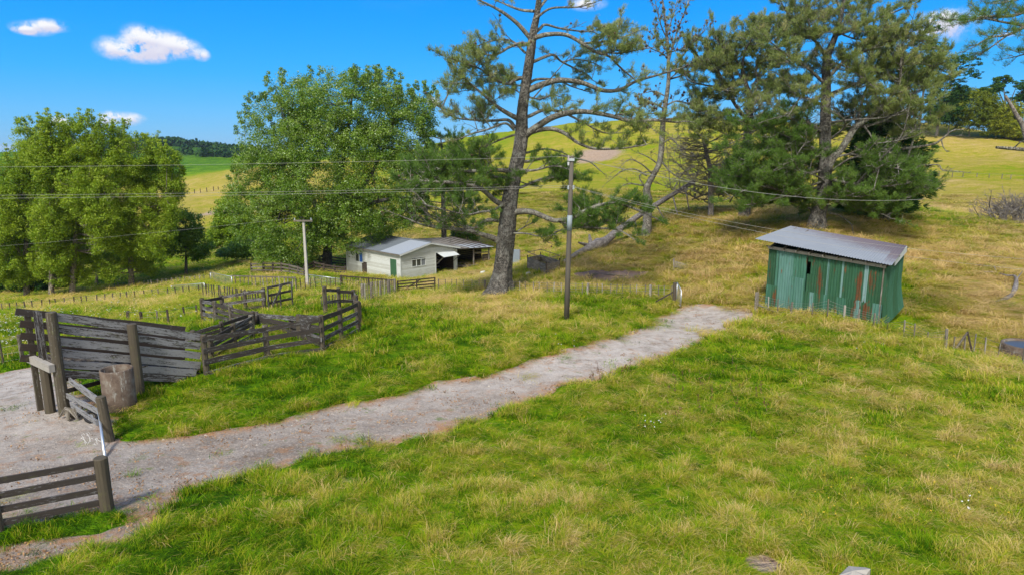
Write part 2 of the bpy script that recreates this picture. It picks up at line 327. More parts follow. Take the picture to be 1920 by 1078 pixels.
# ------------------------------------------------------------------ sky with its few clouds, plus an added fill cloud
def build_world():
    n = NT(W.node_tree); n.n.clear(); out = n.add('ShaderNodeOutputWorld'); bg = n.add('ShaderNodeBackground'); n.l.new(bg.outputs[0], out.inputs[0])
    sky = n.add('ShaderNodeTexSky', dict(sky_type='NISHITA', sun_disc=False, sun_elevation=SUN_ELEV, sun_rotation=SUN_AZ, air_density=1.0, dust_density=.2, ozone_density=4.0, altitude=200))
    hs = n.add('ShaderNodeHueSaturation', Saturation=SKY_SAT, Color=sky, Value=1.0); col = hs.outputs[0]
    d = n.add('ShaderNodeTexCoord').outputs['Generated']; ns = n.noise(d, 26, 8, .66); nz = n.noise(d, 14, 3, .5); sepd = n.add('ShaderNodeSeparateXYZ', Vector=d)
    puffs = [(62,54,34,13),(95,48,34,12),(45,58,18,7),(215,90,34,22),(262,72,34,26),(300,84,52,30),(345,92,34,20),(265,103,60,17),(378,104,16,12),(205,226,34,15),(238,224,32,13),(212,216,20,9),
             (118,230,22,13),(1100,8,40,14),(1735,45,42,20),(1790,46,46,30),(1770,30,26,12),(812,192,16,12),(8,278,22,7),(1888,66,14,5),(1720,66,30,14)]
    f = None; low = None
    for px, py, a, b in puffs:
        c = nrm(ray(px, py)); rt = nrm(cross(c, UP)); up = cross(rt, c)
        u = n.add('ShaderNodeVectorMath', dict(operation='DOT_PRODUCT'), i0=d, i1=tuple(rt*F/a)).outputs['Value']; v = n.add('ShaderNodeVectorMath', dict(operation='DOT_PRODUCT'), i0=d, i1=tuple(up*F/b)).outputs['Value']
        r = n.math('SQRT', n.math('ADD', n.math('MULTIPLY', u, u), n.math('MULTIPLY', v, v)))
        q = n.math('SUBTRACT', 1.0, r, clamp=True); w = n.math('MULTIPLY', q, v); f = q if f is None else n.math('ADD', f, q); low = w if low is None else n.math('ADD', low, w)
    front = n.step(sepd.outputs[1], .2, .3)
    f = n.math('MULTIPLY', n.math('MULTIPLY', f, n.math('MULTIPLY_ADD', ns, 6.5, -2.5, clamp=False)), front)
    cov = n.step(f, -.05, 1.0); shade = n.step(n.math('ADD', low, n.math('MULTIPLY_ADD', nz, .5, -.2)), -.25, .25)
    E = 1/(SKY_STR*2**SC.view_settings.exposure)
    low_sky = n.ramp(n.math('MULTIPLY', sepd.outputs[2], 2.0), [(0,(.12,.46,.85)),(.08,(.055,.43,.92)),(.2,(.004,.40,1.0)),(.42,(.0,.31,1.0)),(1,(.0,.2,.8))])
    low_sky = n.add('ShaderNodeVectorMath', dict(operation='SCALE'), i0=low_sky, Scale=E).outputs[0]
    col = n.mix(n.math('MULTIPLY', n.step(sepd.outputs[2], .75, .30), .9), col, low_sky)
    w = lambda c: tuple(v*E for v in c)
    white = n.mix(shade, w((.72,.72,.88)), w((.97,.98,1.02)))
    fill_bank = n.math('MULTIPLY', n.step(n.math('ADD', n.math('MULTIPLY', sepd.outputs[1], -.8), n.math('MULTIPLY_ADD', n.noise(n.mapping(d, (2,2,3)), 1.0, 5, .6), 1.0, -.45)), .12, .35), n.step(sepd.outputs[2], .0, .15))
    col = n.mix(fill_bank, col, w((1.75,1.70,1.62)))  # unseen bright cloud cover added behind the camera as soft fill light
    wisp = n.math('MULTIPLY', n.step(n.noise(n.mapping(d, (3,3,14)), 1.0, 6, .6), .58, .9), .05)
    col = n.mix(wisp, col, w((.75,.85,.95))); col = n.mix(cov, col, white)
    n.put(bg.inputs[0], col); bg.inputs[1].default_value = SKY_STR
build_world()

# ------------------------------------------------------------------ ground and track
def polar():
    az = np.concatenate([np.arange(-180,-52,4.0), np.arange(-52,52,.16), np.arange(52,180.1,4.0)])
    rr = np.concatenate([[.02], np.exp(np.arange(math.log(1.5), math.log(7), .05)), np.exp(np.arange(math.log(7), math.log(60), .0065)), np.exp(np.arange(math.log(60), math.log(9000), .02))])
    a, r = np.meshgrid(R(1)*az, rr); return r*np.sin(a), r*np.cos(a), len(rr), len(az)
gx, gy, nr, na = polar(); base = ter(gx, gy)
rad = np.hypot(gx, gy); tsd = track_sd(gx, gy)
hum = (fbm(gx*.9, gy*.9, 4)-.5)*.34*sstep(3, 8, rad) + (fbm(gx*.16+50, gy*.16, 3)-.5)*.8*sstep(40, 90, rad) + (fbm(gx*.03, gy*.03, 3)-.5)*6*sstep(110, 300, rad) + (fbm(gx*.11+7, gy*.11, 4)-.5)*3.4*sstep(100, 200, rad)
off = np.where(tsd < 1, sstep(-.1, .55, tsd), 1.0)
gz = base + hum*off*.6 + off*.10 - (1-off)*.06
idx = np.arange(nr*na).reshape(nr, na)
faces = np.stack([idx[:-1,:-1], idx[:-1,1:], idx[1:,1:], idx[1:,:-1]], -1).reshape(-1, 4)
dry = dryness(gx, gy)
def blob(px, py, rx, ry, rot=0):
    c = G(px, py); dx, dy = gx-c[0], gy-c[1]; return np.exp(-((dx/rx)**2 + (dy/ry)**2))
soil = blob(1120,290,9,14)*1.1 + blob(1000,330,3,5)*.0 + blob(1140,523,2.6,1.3)*.0 + blob(620,510,6,5)*.7 + blob(845,512,2.5,1.5)*.75 + blob(1300,575,1.2,1.0)*.6 + blob(430,398,12,10)*.9 + blob(1430,1062,.3,.28)*1.4 + blob(940,572,3.0,1.1)*.55 + blob(660,907,.6,.4)*.45 + blob(1230,580,1.2,.8)*.3
azd = np.degrees(np.arctan2(gx, gy))
bush = (sstep(700,900,rad)*sstep(1500,1100,rad)*sstep(-30.2,-29,azd)*sstep(-22.0,-24.0,azd) + sstep(1500,2500,rad))*sstep(.36,.5,fbm(gx*.012,gy*.012,4)+.12*sstep(2000,3000,rad)); bush = np.clip(bush, 0, 1)
ground = mesh_np('ground', np.stack([gx, gy, gz], -1).reshape(-1,3), faces, m_ground(), None, {'dry': dry, 'soil': soil.ravel(), 'bush': bush.ravel()}, smooth=True)
props(ground, kind='structure')
fm = (tsd.ravel()[faces] < .3).all(1); used = np.unique(faces[fm]); remap = np.full(nr*na, -1); remap[used] = np.arange(len(used))
tzv = base + (fbm(gx*2.2, gy*2.2, 4)-.5)*.05 - sstep(.0, .3, tsd)*.05
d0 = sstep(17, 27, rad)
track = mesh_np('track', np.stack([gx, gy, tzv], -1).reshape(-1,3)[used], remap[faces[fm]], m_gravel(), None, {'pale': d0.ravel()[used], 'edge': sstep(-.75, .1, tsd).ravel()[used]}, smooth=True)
props(track, kind='structure')

# ------------------------------------------------------------------ grass: clumps scattered on the pasture
LIB = bpy.data.collections.new('grass_clumps')
def clump(nb, hgt, spread, lean, lay, w, seed, tone=0.0, heads=0):
    g = np.random.default_rng(seed); V, Fq, T = [], [], []
    for b in range(nb):
        a = g.random()*6.283; r = spread*math.sqrt(g.random()); x, y = r*math.cos(a), r*math.sin(a); h = hgt*(.55+.7*g.random())
        da = g.normal(0, .9) if lay > .3 else g.random()*6.283; dx, dy = math.cos(da), math.sin(da); ln = lay + lean*g.random()
        px, py = -dy*w/2, dx*w/2
        if g.random() < .5: px, py = px*.5+.3*w*dx, py*.5+.3*w*dy
        k0 = len(V); tn = tone + g.normal(0, .13); hd = b < heads
        for i, t in enumerate((0, .4, .75, 1)):
            ang = ln*t*1.5; c = np.array([x + dx*h*math.sin(ang)*t*.9, y + dy*h*math.sin(ang)*t*.9, h*t*math.cos(ang*.8)+.01]); q = (1, .9, .6, .0)[i]
            if hd: q = (.4,.4,1.2,.6)[i]
            V += [c-np.array([px,py,0])*q, c+np.array([px,py,0])*q]; T += [tn + .16*t - .12 + (.25 if hd else 0)]*2  # tone darkens towards the root, painting in the shade between tufts
        for i in range(3): Fq.append([k0+2*i, k0+2*i+1, k0+2*i+3, k0+2*i+2])
    o = mesh_np('grass_clump', np.array(V), np.array(Fq), MGR, None, {'tone': T}); COL.objects.unlink(o); LIB.objects.link(o)
MGR = m_grass()
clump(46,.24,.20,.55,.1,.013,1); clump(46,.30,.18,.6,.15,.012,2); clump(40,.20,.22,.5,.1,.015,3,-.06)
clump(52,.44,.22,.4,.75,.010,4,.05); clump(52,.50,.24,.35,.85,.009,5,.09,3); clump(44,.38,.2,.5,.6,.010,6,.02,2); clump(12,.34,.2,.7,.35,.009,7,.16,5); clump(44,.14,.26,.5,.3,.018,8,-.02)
def scatter():
    k = .0086; a0, a1 = R(-50), R(50); l0, l1 = math.log(6.5), math.log(150)
    n = int((a1-a0)*(l1-l0)/k**2); a = RNG.uniform(a0, a1, n); r = np.exp(RNG.uniform(l0, l1, n)); x, y = r*np.sin(a), r*np.cos(a)
    d = track_sd(x, y); keep = (d > .06) | ((d > -.6) & (RNG.random(n) < .10)) | (RNG.random(n) < .008)
    z = ter(x, y)
    for foot in FOOT: keep &= sdf(x, y, foot) > .75*(RNG.random(n) < .85)
    for (cx, cy, rx, ry, pr) in BARE: keep &= (((x-cx)/rx)**2 + ((y-cy)/ry)**2 > 1) | (RNG.random(n) < pr)
    x, y, z, r, d = x[keep], y[keep], z[keep], r[keep], d[keep]; n = len(x)
    offv = np.where(d < 1, sstep(-.1, .55, d), 1.0)
    z = z + (fbm(x*.9, y*.9, 4)-.5)*.34*offv*.6 + offv*.10 - .05 - (1-offv)*.04 + (fbm(x*.16+50, y*.16, 3)-.5)*.8*sstep(40, 90, r)*.6
    dr = dryness(x, y); tu = fbm(x*.55+9, y*.55, 4); tu2 = fbm(x*2.1, y*2.1+40, 2)
    long_ = sstep(.40, .56, tu + (dr-.42)*.5 + .10*(r < 24))
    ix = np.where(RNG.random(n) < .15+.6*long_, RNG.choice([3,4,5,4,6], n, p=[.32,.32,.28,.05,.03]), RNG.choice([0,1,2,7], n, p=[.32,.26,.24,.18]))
    s = np.clip(r/19, .8, 7.0); hs = (.26 + 1.05*sstep(.3, .8, tu2))*RNG.uniform(.75,1.25,n)*np.clip(r/30, .76, 1.3)*np.where(dr > .85, .55, 1.0)
    flow = (fbm(x*.22+3, y*.22+8, 2)-.5)*5 + RNG.normal(0, .95, n) - .5
    rot = np.where(ix >= 3, flow, RNG.uniform(0, 6.28, n))
    dr2 = dr - .03 + (tu-.5)*.26 + RNG.normal(0, .05, n) + (tu2-.5)*.65 + .5*(dr<.5)*0 + np.where(long_ > .5, .04, -.05)
    pts = bpy.data.meshes.new('grass'); pts.vertices.add(n); pts.vertices.foreach_set('co', np.stack([x, y, z], -1).astype(np.float32).ravel())
    def A(nm, ty, v, key='value'): q = pts.attributes.new(nm, ty, 'POINT'); q.data.foreach_set(key, np.asarray(v).ravel())
    A('idx', 'INT', ix.astype(np.int32)); A('dry', 'FLOAT', dr2.astype(np.float32))
    A('rot', 'FLOAT_VECTOR', np.stack([np.zeros(n), np.zeros(n), rot], -1).astype(np.float32), 'vector'); A('scl', 'FLOAT_VECTOR', np.stack([s, s, hs], -1).astype(np.float32), 'vector')
    o = bpy.data.objects.new('grass', pts); COL.objects.link(o); props(o, 'long green and straw coloured grass covering the paddocks beside the gravel track', 'grass', kind='stuff')
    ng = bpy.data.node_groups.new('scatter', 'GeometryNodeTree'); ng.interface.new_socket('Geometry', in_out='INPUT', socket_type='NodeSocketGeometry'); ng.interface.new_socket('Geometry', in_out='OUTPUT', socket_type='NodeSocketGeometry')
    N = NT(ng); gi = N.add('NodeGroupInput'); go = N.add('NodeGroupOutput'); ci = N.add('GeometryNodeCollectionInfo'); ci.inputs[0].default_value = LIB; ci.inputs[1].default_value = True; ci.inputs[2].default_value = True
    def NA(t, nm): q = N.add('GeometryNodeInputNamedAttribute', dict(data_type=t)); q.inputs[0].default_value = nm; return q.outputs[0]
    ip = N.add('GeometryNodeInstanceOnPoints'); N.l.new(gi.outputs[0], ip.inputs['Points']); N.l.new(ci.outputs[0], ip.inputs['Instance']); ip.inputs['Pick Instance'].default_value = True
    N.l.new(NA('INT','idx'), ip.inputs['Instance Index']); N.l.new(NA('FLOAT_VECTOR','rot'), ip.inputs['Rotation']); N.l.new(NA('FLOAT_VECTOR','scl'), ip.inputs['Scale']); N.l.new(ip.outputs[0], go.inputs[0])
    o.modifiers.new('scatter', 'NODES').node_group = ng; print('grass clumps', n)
FOOT, BARE = [], []
# ------------------------------------------------------------------ materials for built things
WOOD = m_wood('weathered_board', (.040,.033,.028), (.25,.25,.255), .5, .3)
WPOST = m_wood('weathered_post', (.065,.054,.038), (.24,.23,.2), .25, .4)
WGREY = m_wood('grey_timber', (.11,.095,.075), (.32,.30,.27), .4, .25)
WDARK = m_wood('dark_timber', (.042,.032,.026), (.2,.18,.15), .25, .3)
WHITEP = m_wood('flaking_white_paint', (.36,.365,.33), (.50,.52,.50), .95, .12)
WIRE = m_plain('galvanised_wire', (.22,.22,.21), .5, .6, .1); WIREL = m_plain('power_wire', (.30,.29,.27), .6, .0, .05)
GALV = m_plain('galvanised_steel', (.5,.53,.56), .38, .7, .12); DARKM = m_plain('black_rubber', (.02,.02,.022), .7)
GLASS = m_plain('dusty_glass', (.05,.055,.05), .15, 0, .3, 3, .6); BLIND = m_plain('blue_blind', (.03,.10,.34), .6); GREEND = m_plain('green_door_paint', (.035,.095,.045), .6, 0, .35, 3)
WHITEM = m_plain('white_plastic', (.6,.6,.58), .5); SOOT = m_plain('burnt_debris', (.06,.05,.045), .95, 0, .6, 3)
def m_concrete():
    m, n, out = material('stained_concrete'); p = n.pos(); a = n.noise(p, 2.5, 6, .7); b = n.noise(n.mapping(p, (1,1,.25)), 5, 5, .7)
    c = n.ramp(a, [(.35,(.06,.042,.032)),(.52,(.115,.085,.065)),(.7,(.17,.155,.13))]); c = n.mix(n.math('MULTIPLY', n.step(b, .58, .68), .8), c, (.26,.26,.235))
    principled(n, out, c, .9, n.bump(b, .5, .02), spec=.2); return m
CONC = m_concrete()
def m_roof(name, c1, c2, rust, amt, sc=1.0):
    m, n, out = material(name); p = n.objc(); a = n.noise(n.mapping(p, (sc,sc,sc)), .6, 4, .6); b = n.noise(p, 5, 5, .7)
    c = n.mix(a, c1, c2); c = n.mix(n.math('MULTIPLY', n.step(n.math('ADD', n.attr('tone'), n.math('MULTIPLY_ADD', b, .5, -.25)), .4, .8), amt), c, rust)
    principled(n, out, c, .8, n.bump(b, .1, .01), 0, .15); return m
ROOFS = m_roof('shed_roof_iron', (.165,.182,.205), (.225,.245,.27), (.12,.095,.105), .9); ROOFW = m_roof('house_roof_iron', (.085,.10,.115), (.13,.145,.16), (.225,.25,.285), 1.0); ROOFL = m_roof('lean_to_roof', (.10,.09,.08), (.17,.16,.145), (.22,.24,.27), 1.0)
def m_green():
    m, n, out = material('green_painted_iron'); uv = n.uvm(); t = n.attr('tone'); ru = n.attr('rust')
    st = n.noise(n.mapping(uv, (5,.7,1)), 1.0, 5, .65); sp = n.noise(n.mapping(uv, (3.5,1.6,1)), 1.0, 6, .75); fine = n.noise(n.mapping(uv, (22,3,1)), 1.0, 4, .7)
    c = n.ramp(n.math('ADD', t, n.math('MULTIPLY_ADD', st, .5, -.25)), [(0,(.012,.038,.014)),(.3,(.020,.074,.035)),(.5,(.038,.118,.078)),(.7,(.09,.185,.165)),(.95,(.17,.25,.25))])
    c = n.mix(n.math('MULTIPLY', n.step(fine, .55, .7), .35), c, (.075,.15,.13))
    st2 = n.noise(n.mapping(uv, (9,.55,1), (4,2,0)), 1.0, 5, .6); k = n.step(n.math('ADD', n.math('ADD', n.math('MULTIPLY', ru, .40), n.math('MULTIPLY_ADD', sp, 1.1, -.55)), n.math('ADD', n.math('MULTIPLY_ADD', fine, .6, -.3), n.math('MULTIPLY_ADD', st2, 1.6, -.8))), .18, .42)
    c = n.mix(k, c, n.ramp(sp, [(.3,(.04,.016,.009)),(.6,(.11,.042,.014)),(.8,(.18,.08,.035))])); principled(n, out, c, .7, n.bump(sp, .15, .01), 0, .25); return m
GREENI = m_green()

# ------------------------------------------------------------------ timber
def post_round(mb, p, top, r, lean=(0,0), sides=9):
    b = np.array(p, float); t = np.array([b[0]+lean[0], b[1]+lean[1], top]); b = b - np.array([0,0,.25])
    mb.tube([b, b+(t-b)*.5+np.array([random.uniform(-.01,.01)]*2+[0]), t-np.array([0,0,.02]), t], [r*1.05, r, r*.97, r*.85], sides, True, .06, tone=random.uniform(-.1,.05))
def rail_mb(p0, p1, h=.15, w=.045, sag=0.012, tone=None):
    L = np.linalg.norm(np.asarray(p1)-p0); return MB().beam(p0, p1, w, h, n=max(2, int(L/.6)), wob=sag, tone=random.uniform(-.09,.02) if tone is None else tone)
def towards_cam(p, k): d = -np.array([p[0], p[1], 0.0]); return np.asarray(p) + nrm(d)*k
def yard_simple(label, posts, n=4, top=.06, low=.15, **k):
    B = [G(a, b) for a, b, c in posts]; T = [topz(B[i], posts[i][2]) for i in range(len(posts))]; r = k.get('r', .11)
    t = thing(k.get('name', 'yard_fence'), label, 'fence', np.mean(B, 0), k.get('group', 'timber rail fences of the stock yards'))
    for i, b in enumerate(B):
        if k.get('skip') and i in k['skip']: continue
        mb = MB(); post_round(mb, b, T[i], r*random.uniform(.92, 1.12), (random.uniform(-.02,.02), random.uniform(-.02,.02))); mb.build('post', k.get('pm', WPOST), t)
    for i in range(len(B)-1):
        hi = min(T[i]-B[i][2], T[i+1]-B[i+1][2]); L = np.linalg.norm(B[i+1][:2]-B[i][:2])
        for q in range(n):
            f = q/max(n-1,1)
            z0 = B[i][2] + low + (T[i]-B[i][2]-low-top-k.get('h',.19)/2)*f; z1 = B[i+1][2] + low + (T[i+1]-B[i+1][2]-low-top-k.get('h',.19)/2)*f
            e = nrm(B[i+1]-B[i])*.08; p0 = towards_cam([B[i][0]-e[0], B[i][1]-e[1], z0+random.uniform(-.015,.015)], r*.95); p1 = towards_cam([B[i+1][0]+e[0], B[i+1][1]+e[1], z1+random.uniform(-.015,.015)], r*.95)
            rail_mb(p0, p1, k.get('h', .19)*random.uniform(.9,1.08), k.get('w', .04)).build('rail', k.get('mat', WOOD), t)
    return t, B, T
yard_simple('near rail fence of the stock yards, from the loading ramp to the corner post', [(389,706,627),(502,675,609),(605,660,590),(641,640,577),(672,624,564)], 4)
yard_simple('short three rail timber fence at the far right corner of the stock yards', [(610,594,537),(637,586,540),(664,584,543),(669,590,553),(674,612,566)], 3, h=.17)
yard_simple('curved timber rail fence at the far left of the stock yards', [(382,604,559),(419,592,553),(461,587,545),(496,583,540)], 3, low=.28, h=.16)
yard_simple('timber rail fence running from the left corner post to the middle of the yards', [(382,604,559),(406,609,564),(435,615,572),(476,616,583)], 4)
yard_simple('timber rail fence on the far side of the stock race behind the ramp wall', [(330,660,625),(364,655,619),(418,640,602),(474,617,584)], 4, h=.16)
yard_simple('low timber rail fence crossing the middle of the stock yards', [(482,611,584),(562,640,589),(607,655,592)], 3, skip=(2,), low=.3)
def board_gate(label, pa, pb, n, hh, w=.035, brace='Z', mat=None, name='timber_gate', group=None, low=.1, stile=.09, cat='gate', mids=0):
    """pa, pb: (px, base py, top py)"""
    A, B = G(pa[0], pa[1]), G(pb[0], pb[1]); za, zb = topz(A, pa[2]), topz(B, pb[2]); t = thing(name, label, cat, (A+B)/2, group); mat = mat or WOOD
    A0, B0 = A+np.array([0,0,low]), B+np.array([0,0,low]); A1, B1 = np.array([A[0],A[1],za]), np.array([B[0],B[1],zb]); off = towards_cam(A, .045)-A
    for q in range(n):
        f = q/(n-1); rail_mb(A0+(A1-A0)*f, B0+(B1-B0)*f, hh, w, .006).build('rail', mat, t)
    for f in [0.02] + [ (m+1)/(mids+1) for m in range(mids)] + [.98]:
        MB().beam(A0+(B0-A0)*f+off-[0,0,.03], A1+(B1-A1)*f+off+[0,0,.06], .035, stile, up=nrm(B-A), n=3, wob=.004).build('stile', mat, t)
    if brace: MB().beam(A0+(B0-A0)*.04+off*1.9, A1+(B1-A1)*.6+off*1.9 if brace == 'Z' else A1+(B1-A1)*.95+off*1.9, .03, .1, n=3, wob=.004).build('brace', mat, t)
    return t
board_gate('weathered timber gate with a diagonal brace at the far side of the stock yards', (504,586,540), (550,577,530), 4, .13, mids=1)
board_gate('sagging timber gate with a diagonal brace across the middle of the stock yards', (566,641,592), (607,657,595), 4, .13)
yard_simple('inner timber rail fence of the narrow stock race beside the ramp', [(398,676,628),(440,652,606),(474,634,590)], 4, h=.16)
yard_simple('short cross fence with a dark post beside the middle gate of the yards', [(548,632,592),(566,641,592)], 4, h=.16)
# ------------------------------------------------------------------ loading ramp
A_, B_, C_ = G(122,776), G(262,737), G(389,706)
ax = nrm(np.array([C_[0]-A_[0], C_[1]-A_[1], 0])); nl = np.array([-ax[1], ax[0], 0]); WID = 1.05
ramp = thing('loading_ramp', 'tall weathered timber stock loading ramp with boarded sides above the gravel yard', 'ramp', A_)
B_ = onplane(260,737,A_,C_); B_ = B_ - nl*.10; B_[2] = tz(*B_[:2])
for p, py, rr in ((A_,585,.155),(B_,607,.15)): mb = MB(); post_round(mb, p, topz(p, py), rr, (-.03,.02), 12); mb.build('post', WPOST, ramp)
rows = [(594,633),(617,650),(640,668),(661,686),(682,700),(701,712)]
for i, (a, b) in enumerate(rows):
    e = 380 if i < 4 else (372, 352)[i-4]
    p0 = onplane(104 if i < 1 else 112, a+1, A_, C_); p1 = onplane(e, b, A_, C_); p0, p1 = p0+nl*.17, p1+nl*.17
    rail_mb(p0, p1, .245, .045, .01, tone=.045+random.uniform(-.03,.03)).build('side_board', WOOD, ramp)
    q0, q1 = p0+nl*(WID+.05)-ax*.65+[0,0,.12], p1+nl*(WID+.05)+[0,0,.1]
    if i < 5: rail_mb(q0, q1, .22, .045, .012, tone=-.05).build('side_board', WDARK if i else WOOD, ramp)  # far boards below the top one darkened to paint in the ramp's inner shade
for k, zt in ((-.05, 575), (.5, 600)):
    b0 = A_ + ax*k*5 + nl*(WID+.3); b0[2] = tz(*b0[:2]); mb = MB(); mb.beam(b0-[0,0,.1], [b0[0], b0[1], topz(b0, zt+12)], .12, .16, up=ax, n=3, wob=.004); mb.build('post', WPOST, ramp)
for k in (.22,.36):   # uprights beside the open end
    c = A_ + nl*(k*2.2+.1) - ax*.15; MB().beam([c[0],c[1],A_[2]+1.1], [c[0],c[1],topz(c, 583+0*k)], .05, .13, up=ax, n=3, wob=.005).build('upright', WOOD, ramp)
zp = Wy(110, 683, A_[1])[2]
c0, c1 = A_ - ax*.32 + nl*(WID+.45), A_ - ax*.22 - nl*.12
MB().beam([c0[0],c0[1],zp], [c1[0],c1[1],zp-.05], .16, .24, n=4, wob=.006, tone=.12).build('platform_beam', WGREY, ramp)
u0 = A_ - ax*.18 + nl*(WID*.62); u0[2] = tz(*u0[:2]); mb = MB(); post_round(mb, u0, zp-.1, .15); mb.build('post', WPOST, ramp)
zc = C_[2]+.08
for i in range(14):
    f0 = i/14; a = A_+ax*5.0*f0; z = zp+.06+(zc-zp-.06)*f0
    if i < 13: MB().beam(np.array([a[0],a[1],z])+nl*.15, np.array([a[0],a[1],z])+nl*(WID+.15), .33, .045, n=1, tone=.05).build('deck_board', WDARK, ramp)
for s in (.3, WID): MB().beam(np.array([A_[0],A_[1],zp-.08])+nl*s, np.array([C_[0],C_[1],zc-.1])+nl*s, .1, .18, n=4, wob=.006).build('bearer', WDARK, ramp)
for zz, k in ((.35,.1),(.75,.0)): MB().beam(A_+ax*.2+nl*(WID+.1)+[0,0,zz], A_+ax*3+nl*(WID+.1)+[0,0,zz+.1], .05, .14, n=3, wob=.01).build('lower_rail', WDARK, ramp)
# concrete cylinder
c = G(227,768); TR_ = .47; zt = topz(c, 690); tank = thing('concrete_pipe', 'upright stained concrete pipe standing between the loading ramp posts and the gravel', 'pipe', c)
def ring(mb, c, r0, r1, z0, z1, sides=40, bev=.02):
    prof = [(r0-.01,z0),(r0,z0+.2*(z1-z0)),(r0,z1-bev),(r0-bev,z1),(r1+bev,z1),(r1,z1-bev),(r1,z0+.05)]; b = len(mb.v)
    for (r, z) in prof:
        for j in range(sides): q = 2*math.pi*j/sides; mb.v.append(np.array([c[0]+r*math.cos(q), c[1]+r*math.sin(q), z])); mb.t.append(0)
    for i in range(len(prof)-1):
        for j in range(sides): k = (j+1) % sides; mb.face([b+i*sides+j, b+i*sides+k, b+(i+1)*sides+k, b+(i+1)*sides+j], [(0,0)]*4)
    mb.face([b+(len(prof)-1)*sides+j for j in range(sides)][::-1], [(0,0)]*sides)
mb = MB(); ring(mb, c, TR_, TR_-.055, c[2]-.2, zt); mb.build('pipe_wall', CONC, tank, True)
# wing fence beside the pipe gate
wf = thing('wing_fence', 'short broken timber wing fence of sloping rails ending at a leaning post', 'fence', G(205,825))
pq = G(207,826); mb = MB(); post_round(mb, pq, topz(pq, 744), .13, (-.16,.05), 11); mb.build('post', WPOST, wf)
pa, pb = G(130,775), G(207,824)
for (a, b) in (((130,710),(196,761)),((122,738),(196,776)),((134,757),(182,790)),((150,722),(196,757))): rail_mb(towards_cam(onplane(*a, pa, pb), .1), towards_cam(onplane(*b, pa, pb), .1), .15, .05, .012, tone=.06).build('rail', WOOD, wf)
# galvanised pipe gate, standing open end-on to the camera
g0, g1 = G(196,862), G(207,815); g0 = g0 + (g1-g0)*.08; pg = thing('pipe_gate', 'galvanised steel pipe gate hung between two timber posts beside the gravel yard', 'gate', (g0+g1)/2)
z0, z1 = topz(g0, 857), topz(g1, 764)
def tb(a, b, r, nm, m, t, s=8): MB().tube([a, b], [r, r], s).build(nm, m, t, True)
ga, gb = np.array([g0[0],g0[1],z0]), np.array([g1[0]-.25,g1[1],z1]); tb(ga, gb, .035, 'top_pipe', GALV, pg)
for k in (.3,.55,.8,.98): tb(ga-[0,0,k*.95], gb-[0,0,k*.95], .012, 'gate_wire', GALV, pg, 5)
tb(ga-[0,0,1.0], gb-[0,0,1.0], .025, 'bottom_pipe', GALV, pg); tb(gb, gb-[0,0,1.0], .025, 'end_pipe', GALV, pg); tb(ga, ga-[0,0,1.0], .025, 'end_pipe', GALV, pg)
# near left timber fence
A0, B0 = G(202,957), G(0,1002); nf = thing('rail_fence', 'nearest dark four rail timber fence at the left edge of the gravel', 'fence', A0)
mb = MB(); post_round(mb, A0, topz(A0, 857), .135, (-.02,.0), 12); mb.build('post', WPOST, nf); mb = MB(); post_round(mb, B0, topz(B0, 925), .08, (0,0), 10); mb.build('post', WPOST, nf)
B1 = B0 + (B0-A0)*.9; B1[2] = tz(*B1[:2])
mb = MB(); post_round(mb, B1, B1[2]+1.2, .1, (0,0), 10); mb.build('post', WPOST, nf)
for (a, b) in ((900,866),(928,892),(955,918),(980,941)):
    p, q = onplane(0, a, A0, B0), onplane(190, b, A0, B0); e = p+(p-q)*.9
    rail_mb(p+(q-p)*-.02, q, .125, .045, .008, tone=-.06).build('rail', WDARK if 0 else WOOD, nf); rail_mb(e, p, .125, .045, .008, tone=-.06).build('rail', WOOD, nf)
# bits lying by the gate
wl = G(172,792); o = thing('rubber_wheel', 'small black rubber wheel lying beside the wing fence', 'wheel', wl)
def torus(mb, c, ax_, R0, r, seg=22, s=8):
    a = nrm(ax_); u = nrm(cross(a, np.array([.3,.9,.2]))); v = cross(a, u); pts = [c + (u*math.cos(2*math.pi*i/seg)+v*math.sin(2*math.pi*i/seg))*R0 for i in range(seg)]; b = len(mb.v)
    for i, p in enumerate(pts):
        rd = nrm(p-c)
        for j in range(s): q = 2*math.pi*j/s; mb.v.append(p + rd*r*math.cos(q) + a*r*math.sin(q)); mb.t.append(0)
    for i in range(seg):
        for j in range(s): mb.face([b+i*s+j, b+((i+1)%seg)*s+j, b+((i+1)%seg)*s+(j+1)%s, b+i*s+(j+1)%s], [(0,0)]*4)
mb = MB(); torus(mb, wl+[0,0,.2], (.4,-1,.3), .15, .05); mb.build('tyre', DARKM, o, True); mb = MB(); mb.tube([wl+[-.02,.05,.19], wl+[.02,-.05,.21]], [.07,.07], 12); mb.build('hub', GALV, o)
st_ = G(172,832); o = thing('fence_standards', 'bundle of thin white bent wire fence standards lying on the gravel by the gate', 'fence standards', st_)
for i in range(7):
    a = st_ + [random.uniform(-.2,.22), random.uniform(-.2,.15), .03]; b = a + [random.uniform(-.25,.15), random.uniform(-.1,.2), random.uniform(.04,.30)]; c2 = b + [.05,.02,.03]; MB().tube([a, (a+b)/2+[.02,0,.02], b, c2, c2+[.02,0,-.04]], [.0045]*5, 5).build('standard', WHITEM, o)
lg = G(142,782); o = thing('old_stump', 'gnarled grey wooden stump lying under the ramp platform', 'stump', lg); mb = MB()
for i in range(6): a = random.uniform(0, 6.28); mb.tube([lg+[0,0,.1], lg+[.28*math.cos(a), .28*math.sin(a), .18+random.random()*.2], lg+[.42*math.cos(a+.3), .42*math.sin(a+.3), .08]], [.14,.08,.03], 7, True, .2)
mb.build('wood', WGREY, o, False)

